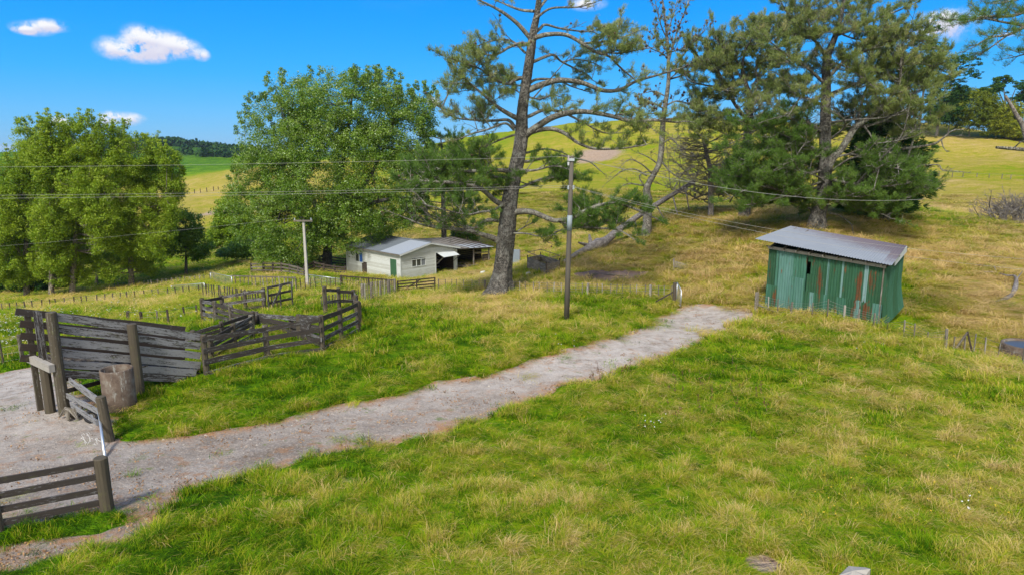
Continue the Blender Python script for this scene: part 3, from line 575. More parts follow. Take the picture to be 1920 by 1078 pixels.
# ------------------------------------------------------------------ wire fences
def wirefence(name, label, spec, r=.045, wires=4, wr=.004, mat=None, square=False, group='post and wire fences', hgt=None, wood='WGREY', cat='fence', toprail=False, thick=None, net=False):
    """spec: (px, base py, top py)"""
    B = [G(a, b) for a, b, c in spec]; t = thing(name, label, cat, np.mean(B, 0), group); T = []; mat = mat or WGREY; n = 0
    for i, (s, b) in enumerate(zip(spec, B)):
        top = topz(b, s[2]) if hgt is None else b[2]+hgt*random.uniform(.92,1.06); T.append(np.array([b[0], b[1], top])); rr = (thick[i] if thick else r)*random.uniform(.85,1.15)
        ln = (random.uniform(-.07,.07), random.uniform(-.05,.05)); mb = MB()
        if square and rr < .07: mb.beam(b-[0,0,.2], T[-1]+[ln[0],ln[1],0], rr*1.6, rr*1.1, up=np.array([0,1.0,0]), n=1, tone=random.uniform(-.1,.1))
        else: post_round(mb, b, top, rr, ln, 7)
        mb.build('post' if rr >= .04 else 'batten', mat, t)
    for k in range(wires):
        f = .18 + .74*k/max(wires-1,1); mb = MB(); mb.tube([b + (tp-b)*f for b, tp in zip(B, T)], [wr]*len(B), 4, False); mb.build('wire', WIRE, t)
    if toprail: 
        for i in range(len(B)-1): rail_mb(towards_cam(T[i]-[0,0,.06], .05), towards_cam(T[i+1]-[0,0,.06], .05), .1, .04).build('rail', mat, t)
    return t, B, T
def line(n, a, b, j=1.0):
    out = []
    for i in range(n):
        f = (i + random.uniform(-.18,.18)*j*(0 < i < n-1))/(n-1); out.append((a[0]+(b[0]-a[0])*f, a[1]+(b[1]-a[1])*f, a[2]+(b[2]-a[2])*f))
    return out
wirefence('wire_fence', 'post and wire fence along the far edge of the flowery left paddock below the poplars', line(30, (-40,591,573), (388,549,533)), .05, 4, .006, WDARK, True)
wirefence('wire_fence', 'far post and wire fence climbing behind the left paddock towards the yards', line(22, (215,541,531), (402,530,514)), .045, 4, .008, WGREY, True)
wirefence('wire_fence', 'short post and wire fence in the long grass between the ramp and the yards', [(240,606,583),(266,607,584),(296,611,582),(317,612,580),(348,600,575),(371,597,572)], .05, 3, .006, WDARK, True, thick=[.09,.09,.05,.06,.05,.05])
wirefence('wire_fence', 'short post and wire fence at the left edge behind the gravel yard', [(-60,690,640),(8,687,634),(43,681,627)], .06, 4, .006, WPOST, False, thick=[.06,.05,.08])
wirefence('wire_fence', 'batten and wire fence passing behind the big pine to the track gateway', line(9,(822,545,523),(922,548,525))+line(24,(962,552,527),(1258,562,535)), .028, 5, .006, WGREY, True, thick=[.05]+[.028]*6+[.07]+[.028]*2+[.028]*10+[.07]+[.03]*8+[.07]+[.03]*3)
wirefence('picket_fence', 'close batten fence of dark stakes behind the left side of the stock yards', line(26,(382,560,531),(520,580,552)), .04, 3, .006, WDARK, True, group='batten fences')
wirefence('picket_fence', 'close batten fence seen behind the short panel at the far right of the yards', line(15,(604,584,556),(674,572,542)), .03, 3, .006, WDARK, True, group='batten fences')
wirefence('picket_fence', 'batten fence with stout posts climbing from the yards to the wooden farm gate', line(22,(680,571,532),(741,553,523)), .03, 4, .006, WGREY, True, group='batten fences', thick=[.1]+[.028]*5+[.07]+[.028]*5+[.07]+[.028]*4+[.09]+[.028]*3+[.1])
wirefence('railed_fence', 'rickety fence with a top rail and crooked battens beyond the stock yards', line(17,(436,539,516),(556,545,519)), .04, 3, .006, WGREY, True, group='batten fences', toprail=True)
wirefence('railed_fence', 'batten fence with a top rail in front of the long wall of the white shed', line(20,(641,541,516),(740,546,524)), .035, 4, .006, WDARK, True, group='batten fences', toprail=True, thick=[.1]+[.03]*9+[.08]+[.03]*8+[.1])
wirefence('railed_fence', 'dark rail and batten fence between the grey power pole and the mesh gates', line(10,(556,552,522),(640,543,520)), .035, 4, .006, WDARK, True, group='batten fences', toprail=False)
def meshgate(label, pa, pb, group='galvanised mesh gates'):
    A, B = G(pa[0], pa[1]), G(pb[0], pb[1]); a1, b1 = np.array([A[0],A[1],topz(A, pa[2])]), np.array([B[0],B[1],topz(B, pb[2])]); t = thing('mesh_gate', label, 'gate', (A+B)/2, group); A = A+[0,0,.12]; B = B+[0,0,.12]
    for p, q in ((a1,b1),(A,B),(A,a1),(B,b1)): tb(p, q, .028, 'frame_tube', GALV, t, 6)
    mb = MB(); L = np.linalg.norm(B-A)
    for i in range(1, int(L/.28)): f = i*.28/L; mb.tube([A+(B-A)*f, a1+(b1-a1)*f], [.006,.006], 4, False)
    for k in range(1,7): f = k/7; mb.tube([A+(a1-A)*f, B+(b1-B)*f], [.006,.006], 4, False)
    mb.build('mesh', GALV, t); return t
meshgate('galvanised mesh gate hung left of the rickety railed fence', (396,531,511), (436,541,519)); meshgate('galvanised mesh gate between the grey power pole and the batten fence', (578,538,515), (640,541,523))
meshgate('long low galvanised gate at the end of the left paddock fence', (322,547,536), (384,546,531))
meshgate('narrow silver mesh gate standing open end-on beside the track gatepost', (1268,570,530), (1276,578,545))
gp = G(1264,570); o = thing('gate_post', 'thick timber gatepost on the left side of the track gateway', 'post', gp, 'gateway posts'); mb = MB(); post_round(mb, gp, topz(gp, 530), .12, (0,0), 10); mb.build('post_shaft', WPOST, o)
mb = MB(); mb.beam(gp+[-1.1,.1,.1], gp+[-.05,0,.75], .07, .07, n=2); mb.build('stay', WDARK, o)
for nm, pa, pb in (('left','',''),):
    board_gate('wooden five rail farm gate with a diagonal brace beside the white shed', (745,552,528), (817,545,521), 5, .09, mids=1, mat=WDARK, brace='Z', stile=.1)
# dark far yards beneath the big leafy tree
for lab, sp in (('far pale board fence under the leafy tree, left of the grey power pole', [(472,515,493),(495,515,491),(513,516,492),(529,517,492),(544,518,495),(560,521,499),(572,524,503)]),
                ('far dark board fence directly behind the grey power pole under the leafy tree', [(572,516,498),(590,514,490),(608,515,494),(628,517,497),(648,518,499)]),
                ('farthest dark board fence of the old yards behind the leafy tree trunk', [(560,503,482),(580,501,480),(600,500,479),(622,500,480),(650,502,484)])):
    yard_simple(lab, sp, 4, h=.16, mat=WDARK if 'dark' in lab else WGREY, pm=WDARK, group='old timber yard fences under the leafy tree')
# right hand fence in front of the green shed
rf = [(1417,585,548),(1440,586,556),(1458,588,560),(1482,592,566),(1522,597,567),(1551,601,560),(1582,605,572),(1608,607,579),(1638,616,586),(1663,620,603),(1694,636,600),(1713,642,606),(1740,648,622),(1773,656,616)]
wirefence('wire_fence', 'batten and wire fence in front of the green shed running down the slope', rf, .03, 6, .005, WGREY, True, thick=[.10,.03,.03,.05,.03,.03,.05,.04,.04,.03,.035,.035,.03,.07])
wirefence('wire_fence', 'sparse leaning batten fence from the braced strainer to the water trough', [(1787,658,630),(1808,664,626),(1824,670,626),(1846,672,632),(1869,676,640),(1916,692,650),(1960,700,664)], .03, 4, .005, WGREY, True, thick=[.03,.035,.035,.035,.03,.04,.04])
a, b, c2 = G(1786,658), G(1815,666), G(1826,669); o = thing('strainer_brace', 'timber A shaped brace of two crossed poles at the bend of the right fence', 'fence brace', b); tp = Wy(1814, 623, b[1])
MB().tube([a-[0,0,.1], tp], [.06,.05], 7).build('pole', WGREY, o); MB().tube([c2-[0,0,.1], tp+[0,0,.05]], [.045,.04], 7).build('pole', WDARK, o)
wirefence('wire_fence', 'distant post and wire fence across the foot of the right hand hill', line(12,(1735,330,321),(1990,344,332)), .09, 2, .02, WGREY, True, hgt=1.3)
wirefence('wire_fence', 'distant row of fence posts across the ochre hill between the leafy trees', line(9,(352,364,358),(446,352,346)), .13, 1, .02, WDARK, True, hgt=1.5)
st2 = G(1412,588); o = thing('fallen_rail', 'thin fallen rail leaning from the gatepost against the green shed', 'rail', st2); MB().beam(Wy(1420,570,G(1417,584)[1]), G(1456,588)+[0,0,.05], .06, .08, n=3, wob=.01).build('rail_board', WGREY, o)

# ------------------------------------------------------------------ poles and wires
pb_ = G(1062,601); pt = Wy(1072, 293, pb_[1]); pole = thing('power_pole', 'tall dark timber power pole with a pale band beside the track', 'power pole', pb_)
f = (pt[2]-pb_[2]); ptt = lambda z: pb_ + (pt-pb_)*((z-pb_[2])/f)
MB().tube([pb_-[0,0,.3], ptt(pb_[2]+2.5), ptt(pb_[2]+5), pt], [.135,.125,.11,.095], 12, True, .02, tone=-.2).build('shaft', m_wood('pole_timber', (.085,.075,.062), (.17,.16,.14), .35, .25), pole, True)
zz = topz(pb_, 404), topz(pb_, 433); MB().tube([ptt(zz[1]), ptt(zz[0])], [.124,.119], 14).build('pale_band', m_plain('pale_band', (.20,.235,.25), .6), pole, True)
xa = ptt(topz(pb_, 300)); MB().beam(xa+[-.12,-.1,0], xa+[.12,-.1,0], .06, .12).build('insulator_bracket', GALV, pole); MB().tube([xa+[-.15,-.1,-.05], xa+[-.15,-.1,.2]], [.05,.035], 8).build('insulator', m_plain('porcelain', (.35,.3,.3), .3), pole); MB().tube([xa+[-.15,-.1,-.25], xa+[-.15,-.1,-.1]], [.04,.05], 8).build('insulator', m_plain('porcelain_pale', (.5,.5,.5), .3), pole)
zb = ptt(topz(pb_, 352)); 
for s in (-.12,.12): MB().tube([zb+[s,-.1,-.08], zb+[s,-.1,.1]], [.045,.04], 8).build('insulator', GALV, pole)
def wire(label, p0, p1, sag, r=.005, n=28):
    o = thing('power_line', label, 'power line', (np.asarray(p0)+p1)/2, 'overhead wires'); pts = [np.asarray(p0)+(np.asarray(p1)-p0)*(i/n) - np.array([0,0,sag*4*(i/n)*(1-i/n)]) for i in range(n+1)]; MB().tube(pts, [r]*(n+1), 5, False).build('strand', WIREL, o, True)
t0 = xa+[-.15,-.12,.15]
wire('single overhead wire running left from the top of the dark power pole', t0, P(-700,312,40), .25, .005); wire('thick overhead service wire running right from the pole top to the big tree', t0, P(1732,374,47), .75, .011)
wire('upper of the two overhead wires running left from below the pale pole top', zb+[-.12,-.12,.1], P(-700,366,40), .22); wire('lower of the two overhead wires running left, almost touching the other', zb+[.12,-.12,.02], P(-700,372,40), .24)
wire('upper of the two overhead wires running right above the green shed roof', zb+[-.12,-.12,.1], P(2300,500,27), .9); wire('lower of the two overhead wires running right above the green shed roof', zb+[.12,-.12,.02], P(2300,527,26.5), .9)
qb = G(577,541); qt = Wy(569, 413, qb[1]); o = thing('power_pole', 'pale grey concrete power pole with a short crossarm beyond the stock yards', 'power pole', qb); MB().beam(qb-[0,0,.3], qt, .22, .26, up=np.array([0,1.0,0]), n=4, taper=.7).build('shaft', m_plain('pale_concrete', (.36,.34,.31), .9), o)
MB().beam(qt+[-.75,-.15,-.05], qt+[.75,-.15,-.05], .1, .12).build('crossarm', WGREY, o)
for s in (-.65,.65): MB().tube([qt+[s,-.15,.0], qt+[s,-.15,.18]], [.05,.03], 7).build('insulator', GALV, o)
wire('faint overhead wire running left from the crossarm of the pale concrete pole', qt+[-.65,-.15,.18], Wy(-500,490,qt[1]+14), .5, .005)
# ------------------------------------------------------------------ corrugated iron
def corr(mb, a, b, ztop0, ztop1, zbot0, zbot1, pitch=.13, amp=.018, rows=6, tone=0.0, out=(0,0,0), curl=None, rust=None, store=None):
    """vertical corrugated sheet between plan points a, b (top heights, bottom heights)"""
    a = np.array(a[:2]); b = np.array(b[:2]); L = np.linalg.norm(b-a); d = (b-a)/L; nn = np.array([d[1], -d[0]]); k = int(L/pitch*6)+1; base = len(mb.v)
    for i in range(k+1):
        f = i/k; q = a+(b-a)*f + nn*amp*math.sin(2*math.pi*f*L/pitch); zt = ztop0+(ztop1-ztop0)*f; zb_ = zbot0+(zbot1-zbot0)*f
        for j in range(rows+1):
            g = j/rows; z = zb_+(zt-zb_)*g; o_ = np.array([0.,0.]) if curl is None else nn*curl(f, g)
            mb.v.append(np.array([q[0]+out[0]+o_[0], q[1]+out[1]+o_[1], z])); mb.t.append(tone)
            if store is not None: store.append(rust(f, g) if rust else 0.0)
    for i in range(k):
        for j in range(rows):
            v = base+i*(rows+1)+j; uvs = [(i/k*L, (j)/rows*(ztop0-zbot0)), ((i+1)/k*L, j/rows*(ztop0-zbot0)), ((i+1)/k*L, (j+1)/rows*(ztop0-zbot0)), (i/k*L, (j+1)/rows*(ztop0-zbot0))]
            mb.face([v, v+rows+1, v+rows+2, v+1], [(x+tone*7, y) for x, y in uvs])
def roofsheet(mb, p00, p10, p11, p01, pitch=.13, amp=.015, rows=8, tonef=None):
    """corrugations run from the p00-p10 edge to the p01-p11 edge"""
    p00, p10, p11, p01 = map(lambda q: np.asarray(q, float), (p00,p10,p11,p01)); L = np.linalg.norm(p10-p00); k = int(L/pitch*5)+1; base = len(mb.v); nn = nrm(cross(p10-p00, p01-p00))
    for i in range(k+1):
        f = i/k
        for j in range(rows+1):
            g = j/rows; q = (p00*(1-f)+p10*f)*(1-g) + (p01*(1-f)+p11*f)*g; mb.v.append(q + nn*amp*math.sin(2*math.pi*f*L/pitch)); mb.t.append(tonef(f, g) if tonef else 0)
    for i in range(k):
        for j in range(rows): v = base+i*(rows+1)+j; mb.face([v, v+rows+1, v+rows+2, v+1], [(0,0)]*4)
# ------------------------------------------------------------------ green shed
L0, R0 = G(1434,578), G(1650,613); fw = nrm(np.array([R0[0]-L0[0], R0[1]-L0[1], 0])); bk = np.array([-fw[1], fw[0], 0])
LEN = np.linalg.norm(R0[:2]-L0[:2]); DEP = 3.3
sl, sr = topz(L0, 466), topz(R0, 502); shed = thing('green_shed', 'patched green and rusty corrugated iron shed with a pale sloping roof', 'shed', L0)
gzz = min(L0[2], R0[2])-.05
def sp(f, g, z): q = L0 + fw*LEN*f + bk*DEP*g; return np.array([q[0], q[1], z])
def rustmap(spots):
    def fn(u, v):
        r = -.25
        for (cu, cv, a, b, s) in spots: r = max(r, s*math.exp(-((u-cu)/a)**4-((v-cv)/b)**4) - .25*(1-math.exp(-((u-cu)/a)**4)))
        return r
    return fn
SPOTS = [(.475,.62,.03,.26,.9),(.80,.63,.035,.26,1.1),(.905,.78,.04,.18,.9),(.385,.93,.05,.08,.55),(.58,.9,.03,.1,.4),(.68,.78,.03,.22,.35),(.88,.18,.055,.24,1.0),(.79,.2,.05,.25,.65),(.09,.18,.05,.17,.65),(.64,.15,.04,.14,.7),(.45,.1,.04,.1,.4),(.25,.04,.05,.08,.5),(.03,.5,.03,.5,.25)]
RM = rustmap(SPOTS); store = []; mb = MB()
def ws(f0, f1, v0, v1, tone, out=0.0, curl=None):
    """a sheet of the front wall in wall fractions"""
    def zz(f, v): zt = sl+(sr-sl)*f-.02; zb_ = (L0[2]-.05)+(R0[2]-L0[2]-.1)*f; return zb_+(zt-zb_)*v
    corr(mb, sp(f0,0,0), sp(f1,0,0), zz(f0,v1), zz(f1,v1), zz(f0,v0), zz(f1,v0), tone=tone, out=-bk*out, rust=lambda u, g: RM(f0+(f1-f0)*u, v0+(v1-v0)*g), store=store, curl=curl)
seg = [(0,.075,.15),(.075,.10,.55),(.10,.235,.62),(.235,.355,.48),(.36,.45,.25),(.45,.545,.22),(.53,.56,.72),(.55,.66,.3),(.65,.675,.75),(.67,.78,.28),(.76,.84,.30),(.835,.868,.85),(.865,1.0,.22)]
for i, (a, b, t_) in enumerate(seg):
    if i in (2, 3): ws(a, b, .0, 1, t_, .012*(i % 2)+.006)
    elif i == 4: ws(a, b, .40, .70, t_, .01); ws(.388, b, .70, .90, t_, .01); ws(a, b, .90, 1, t_, .01)
    else: ws(a, b, .40, 1, t_, .012*(i % 2)+.01)
seg2 = [(0,.04,.45),(.035,.105,.35),(.335,.41,.3),(.40,.44,.72),(.43,.53,.35),(.52,.56,.5),(.55,.64,.28),(.63,.72,.42),(.71,.79,.22),(.78,.835,.68),(.825,.93,.3),(.925,1.0,.6)]
for i, (a, b, t_) in enumerate(seg2): ws(a, b, 0, .42, t_, .03+.012*(i % 2))
ws(.21,.345,.0,.62,.58,.05, curl=lambda f, g: .10*g*f)
o = mb.build('front_wall', GREENI, shed, True); at = o.data.attributes.new('rust', 'FLOAT', 'POINT'); at.data.foreach_set('value', np.array(store, np.float32))
def sidewall(f, tn, flip, curl=None, rustf=None):
    mb = MB(); store = []; a, b = (sp(f,0,0), sp(f,1,0)); zb = sl+.62 if f == 0 else sr+.5
    for g0, g1, t_ in ((0,.27,tn),(.26,.52,tn+.08),(.51,.77,tn-.04),(.76,1,tn+.1)):
        za = (sl if f == 0 else sr); h0, h1 = za+(zb-za)*g0-.03, za+(zb-za)*g1-.03; gg = (L0[2] if f == 0 else R0[2])
        corr(mb, sp(f,g0,0), sp(f,g1,0), h0, h1, gg-.05+(.55*g0**1.5 if f else 0), gg-.05+(.55*g1**1.5 if f else 0), tone=t_, rust=(lambda u, g, g0=g0, g1=g1: rustf(g0+(g1-g0)*u, g)) if rustf else None, store=store, curl=(lambda u, g, g0=g0, g1=g1: curl(g0+(g1-g0)*u, g)) if curl else None)
    o = mb.build('side_wall', GREENI, shed, True); o.data.attributes.new('rust', 'FLOAT', 'POINT').data.foreach_set('value', np.array(store, np.float32))
sidewall(1, .28, False, lambda u, g: .55*max(0, .45-g)**1.3*(.3+u), lambda u, g: -.2+.35*(u < .15))
sidewall(0, .25, True)
mb = MB(); store = []
for k in range(6): corr(mb, sp(1-k/6,1,0), sp(1-(k+1)/6-.01,1,0), sr+.45+(sl-sr)*k/6, sr+.45+(sl-sr)*(k+1)/6, gzz+.1, gzz+.1, tone=.2+.1*(k%3), store=store)
o = mb.build('back_wall', GREENI, shed, True); o.data.attributes.new('rust', 'FLOAT', 'POINT').data.foreach_set('value', np.array(store, np.float32))
for f in (0.02,.33,.66,.985): MB().beam(sp(f,.03,gzz-.2), sp(f,.03,sl+(sr-sl)*f), .09, .09, up=fw).build('frame_post', WGREY, shed)
MB().beam(sp(.985,-.012,gzz+.1), sp(.985,-.012,sr), .05, .10, up=bk, n=3, wob=.003).build('corner_board', WGREY, shed)
MB().beam(sp(-.005,-.02,sl+.06), sp(1.0,-.02,sr+.04), .06, .14, n=6, wob=.004, tone=.1).build('top_plate', WGREY, shed)
rt = [P(1415,448,36.2), P(1672,498,32.0), None, None]
e0 = sp(-.02,0,sl+.24); e1 = sp(1.02,0,sr+.24)
c00 = e0 - fw*.28 - bk*.42; c10 = e1 + fw*.16 - bk*.42; rise0, rise1 = .98, .80
c01 = e0 - fw*.28 + bk*(DEP+.25) + [0,0,rise0]; c11 = e1 + fw*.16 + bk*(DEP+.25) + [0,0,rise1]; c00[2] -= .06; c10[2] -= .06
c00, c10, c11, c01 = Wy(1415,448,c00[1]), Wy(1672,498,c10[1]), Wy(1700,461,c11[1]), Wy(1482,424,c01[1])
mb = MB(); roofsheet(mb, c00, c10, c11, c01, tonef=lambda f, g: .12+.75*g*(.5+.8*f)+ (.25 if .93 < f else 0)); mb.build('roof', ROOFS, shed, True)
for k in range(9): f = .03+.94*k/8; MB().beam(sp(f,-.1,sl+(sr-sl)*f+.12), sp(f,1.0,sl+(sr-sl)*f+.08+.72-.2*f), .05, .11).build('rafter', WGREY, shed)
for g in (.0,.5,1.0): MB().beam(sp(-.03,g,sl+.12+.68*g), sp(1.03,g,sr+.12+.5*g), .07, .05).build('purlin', WGREY, shed)
MB().beam(c11 - bk*2.3 + [.05,.03,-.62], c11 - bk*.1 + [.05,.03,-.16], .05, .3).build('barge_board', WHITEP, shed)
FOOT.append(np.array([sp(0,0,0)[:2], sp(1,0,0)[:2], sp(1,1,0)[:2], sp(0,1,0)[:2]]))
# ------------------------------------------------------------------ white shed
K = P(752,526,68); ZB = K[2]; eaveZ = topz(K, 477); ln_ = nrm(np.array([-.714,.70,0])); gn = nrm(np.array([.70,.714,0])); LL, GW = 9.7, 7.3
hs = thing('white_shed', 'white weatherboard farm shed with a low gabled iron roof and an open bay', 'shed', K)
def hp(u, v, z): q = K + ln_*u + gn*v; return np.array([q[0], q[1], z])
def boards(mb, org, d, length, z0, ztop, nrm_out, holes, pitch=.17, tone=.0):
    """lapped boards, holes = (u0,u1,z0,z1)"""
    z = z0
    while True:
        zt = z+pitch; us = [(0, length)]
        if callable(ztop):
            s = [u for u in np.linspace(0, length, 60) if ztop(u) > zt]
            if not s: break
            us = [(s[0], s[-1])]
        elif zt > ztop+.02: break
        for (a, b, c, e) in holes:
            if z < e-.02 and zt > c+.02: us = [w for (p, q) in us for w in ((p, min(q, a)), (max(p, b), q)) if w[1]-w[0] > .03]
        for p, q in us:
            a = org + d*p; b = org + d*q; mb.beam(np.array([a[0],a[1],z+pitch/2])+nrm_out*.02, np.array([b[0],b[1],z+pitch/2])+nrm_out*.02, .022, pitch+.02, n=1, tone=tone+random.uniform(-.16,.06))
            k = len(mb.v); 
            for i in range(k-8, k):   # tilt: foot of each board stands proud
                if mb.v[i][2] < z+pitch/2: mb.v[i] = mb.v[i] + nrm_out*.022
        z = zt
sideo, gabo = -gn, -ln_
win_s = [(onplane(673,488,K,K+ln_)), (onplane(684,470,K,K+ln_))]
def u_side(px, py): q = onplane(px, py, K, K+ln_); return float(np.dot(q-K, ln_)), q[2]
def u_gab(px, py): q = onplane(px, py, K, K+gn); return float(np.dot(q-K, gn)), q[2]
def opening(fn, x0, y0, x1, y1): a = fn(x0, y1); b = fn(x1, y0); return (min(a[0],b[0]), max(a[0],b[0]), a[1], b[1])
O_win = opening(u_side, 667.5,474,680.5,490); O_hat = opening(u_side, 680,494,688.5,513.5); O_door = opening(u_side, 733.5,487,744,524)
O_w3 = opening(u_gab, 772,484,797.5,501); O_bay = opening(u_gab, 818,469,858,540); O_door = (O_door[0], O_door[1], ZB, O_door[3])
O_bay = (O_bay[0], GW-.35, ZB-1, O_bay[3])
ridgeZ = eaveZ+.78
mb = MB(); boards(mb, K, ln_, LL, ZB-.35, eaveZ-.02, sideo, [O_win, O_hat, O_door]); mb.build('side_wall', WHITEP, hs)
mb = MB(); gt = lambda u: eaveZ+ (ridgeZ-eaveZ)*(1-abs(u-GW/2)/(GW/2)); boards(mb, K, gn, GW, ZB-.35, gt, gabo, [O_w3, O_bay], tone=-.02); mb.build('gable_wall', WHITEP, hs)
mb = MB(); boards(mb, hp(0,GW,0), ln_, LL, ZB-.35, eaveZ-.02, gn, []); mb.build('side_wall', WHITEP, hs); mb = MB(); boards(mb, hp(LL,0,0), gn, GW, ZB-.35, gt, ln_, []); mb.build('end_wall', WHITEP, hs)
def panel(mb, a, b, c, d, tone=0): mb.quad(a, b, c, d, tone=tone)
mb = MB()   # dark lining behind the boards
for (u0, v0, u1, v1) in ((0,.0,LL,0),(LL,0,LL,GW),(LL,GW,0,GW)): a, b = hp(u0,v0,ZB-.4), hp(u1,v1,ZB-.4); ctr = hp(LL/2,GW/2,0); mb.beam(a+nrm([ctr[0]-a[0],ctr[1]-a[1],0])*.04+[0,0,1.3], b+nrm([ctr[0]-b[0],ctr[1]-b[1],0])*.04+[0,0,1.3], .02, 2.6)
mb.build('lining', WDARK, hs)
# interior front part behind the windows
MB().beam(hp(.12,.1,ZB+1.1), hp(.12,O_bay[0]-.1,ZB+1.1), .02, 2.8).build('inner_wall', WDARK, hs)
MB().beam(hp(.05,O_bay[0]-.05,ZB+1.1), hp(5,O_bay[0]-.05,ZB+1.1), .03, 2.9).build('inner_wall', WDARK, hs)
def window(nm, o_, fn, outn, parts, mats):
    w = MB(); a, b, z0, z1 = o_; org = K; d = ln_ if fn is u_side else gn
    def q(u, z, k=0.03): r = org + d*u + outn*k; return np.array([r[0], r[1], z])
    for (p0, p1) in ((q(a,z0),q(b,z0)),(q(a,z1),q(b,z1))): w.beam(p0, p1, .09, .07)
    for u in [a+(b-a)*i/parts for i in range(parts+1)]: w.beam(q(u,z0), q(u,z1), .07, .07, up=outn)
    fr = w.build(nm, WHITEP, hs)
    for i in range(parts):
        u0, u1 = a+(b-a)*i/parts+.04, a+(b-a)*(i+1)/parts-.04; MB().quad(q(u0,z0,.01), q(u1,z0,.01), q(u1,z1,.01), q(u0,z1,.01)).build('pane', mats[i % len(mats)], fr) if False else None
        pm = MB(); pm.quad(q(u0,z0,.01), q(u1,z0,.01), q(u1,z1,.01), q(u0,z1,.01)); po = pm.build('pane', mats[i % len(mats)], None); po.location = (0,0,0); po.parent = fr; po.data.transform(__import__('mathutils').Matrix.Translation(-hs.location))
window('window', O_win, u_side, sideo, 2, [BLIND, GLASS]); window('window', O_w3, u_gab, gabo, 3, [GLASS, GLASS, m_plain('curtain', (.16,.17,.18), .8)])
def slab(o_, d, outn, nm, mat, k=.02, th=.04):
    a, b, z0, z1 = o_; p, q = K+d*(a+.0)+outn*k, K+d*b+outn*k; m = (z0+z1)/2; MB().beam([p[0],p[1],m], [q[0],q[1],m], th, z1-z0).build(nm, mat, hs)
slab(O_hat, ln_, sideo, 'hatch', WDARK); slab(O_door, ln_, sideo, 'door', GREEND, .03)
for (u, z0, z1) in ((O_door[0]-.04, ZB-.1, O_door[3]), (O_door[1]+.04, ZB-.1, O_door[3])): q = K+ln_*u+sideo*.045; MB().beam([q[0],q[1],z0], [q[0],q[1],z1], .08, .05, up=sideo).build('door_frame', WHITEP, hs)
for u, v in ((-.03,-.03),(LL,-.03),(-.03,GW)): MB().beam(hp(u,v,ZB-.4), hp(u,v,eaveZ), .11, .11, up=gn).build('corner_board', WHITEP, hs)
MB().beam(hp(-.03,O_bay[0]-.05,ZB-.4), hp(-.03,O_bay[0]-.05,O_bay[3]), .1, .1, up=gn).build('corner_board', WHITEP, hs)
MB().beam(hp(-.02,GW-.25,ZB-.3), hp(-.02,GW-.25,O_bay[3]+.2), .30, .06, up=ln_).build('bay_jamb', WHITEP, hs)
MB().beam(hp(-.03,O_bay[0],O_bay[3]+.03), hp(-.03,GW,O_bay[3]+.03), .06, .10).build('bay_lintel', WHITEP, hs)
# lifted flap over the bay
za = O_bay[3]; a, b = hp(-.05,O_bay[0]+.1,za-.02), hp(-.05,GW-.4,za-.02); c_, d_ = hp(-1.0,GW-.3,za-.35), hp(-1.0,O_bay[0]+.2,za-.42); m_ = (a+b)/2, (c_+d_)/2
MB().beam(m_[0], m_[1], np.linalg.norm(b-a), .04, up=UP).build('lifted_flap', WHITEP, hs); MB().tube([d_+[0,0,.02], hp(-.02,O_bay[0]+.1,za-1.2)], [.03,.03], 6).build('flap_stay', WGREY, hs); MB().tube([c_, hp(-.02,GW-.4,za-1.1)], [.03,.03], 6).build('flap_stay', WGREY, hs)
for z in (.3,.65,1.0,1.35): MB().beam(hp(2.5,O_bay[0]+.1,ZB+z), hp(2.5,GW-.3,ZB+z), .05, .15, n=2, wob=.01).build('inner_rail', WGREY, hs)
rf_over = .25
e_l, e_r = eaveZ+.03, eaveZ+.03
def roofpt(u, v): return hp(u, v, ridgeZ+.07 - (ridgeZ-eaveZ)*abs(v-GW/2)/(GW/2))
mb = MB(); roofsheet(mb, roofpt(-.35,-.3), roofpt(LL+.3,-.3), roofpt(LL+.3,GW/2), roofpt(-.35,GW/2), .1, .012, 4, lambda f, g: 1.0 if f < .33 else .0); mb.build('roof', ROOFW, hs, True)
mb = MB(); roofsheet(mb, roofpt(-.35,GW/2), roofpt(LL+.3,GW/2), roofpt(LL+.3,GW+.3), roofpt(-.35,GW+.3), .1, .012, 4, lambda f, g: .9 if f < .3 else .3); mb.build('roof', ROOFW, hs, True)
MB().beam(roofpt(-.33,-.3)-[0,0,.1], roofpt(-.33,GW/2)-[0,0,.1], .03, .16).build('barge_board', WHITEP, hs); MB().beam(roofpt(-.33,GW/2)-[0,0,.1], roofpt(-.33,GW+.3)-[0,0,.1], .03, .16).build('barge_board', WHITEP, hs)
MB().beam(roofpt(-.33,-.3)-[0,0,.09], roofpt(LL+.3,-.3)-[0,0,.09], .03, .12).build('fascia', WGREY, hs); MB().tube([roofpt(-.35,GW/2)+[0,0,.03], roofpt(LL+.3,GW/2)+[0,0,.03]], [.08,.08], 6).build('ridge_cap', ROOFW, hs)
FOOT.append(np.array([hp(0,0,0)[:2], hp(LL,0,0)[:2], hp(LL,GW,0)[:2], hp(0,GW,0)[:2]]))
# ------------------------------------------------------------------ open lean-to
F1 = hp(.25, GW+.1, 0); lt = thing('open_lean_to', 'dark open fronted lean-to with a low iron roof beside the white shed', 'shed', F1)
D2 = gn*.93+np.array([.1,-.12,0]); D2 = nrm(D2); W2 = 4.3; ztl = topz(F1, 466); ztr = topz(F1+D2*W2, 462.5)
def lp(u, v, z): q = F1 + D2*v + ln_*u; return np.array([q[0], q[1], z])
gl = tz(*lp(0,2,0)[:2])-.1
mb = MB(); roofsheet(mb, lp(-.5,-.35,ztl), lp(-.5,W2+.3,ztr), lp(6.2,W2+.3,ztr+.5), lp(6.2,-1.5,ztl+.55), .1, .012, 4, lambda f, g: .9 if (g < .3 and f > .35) else .1); mb.build('roof', ROOFL, lt, True)
for v in (.05,2.3,W2): MB().tube([lp(0,v,gl-.3), lp(0,v,ztl-.08)], [.09,.08], 7, True, .05).build('post', WGREY, lt)
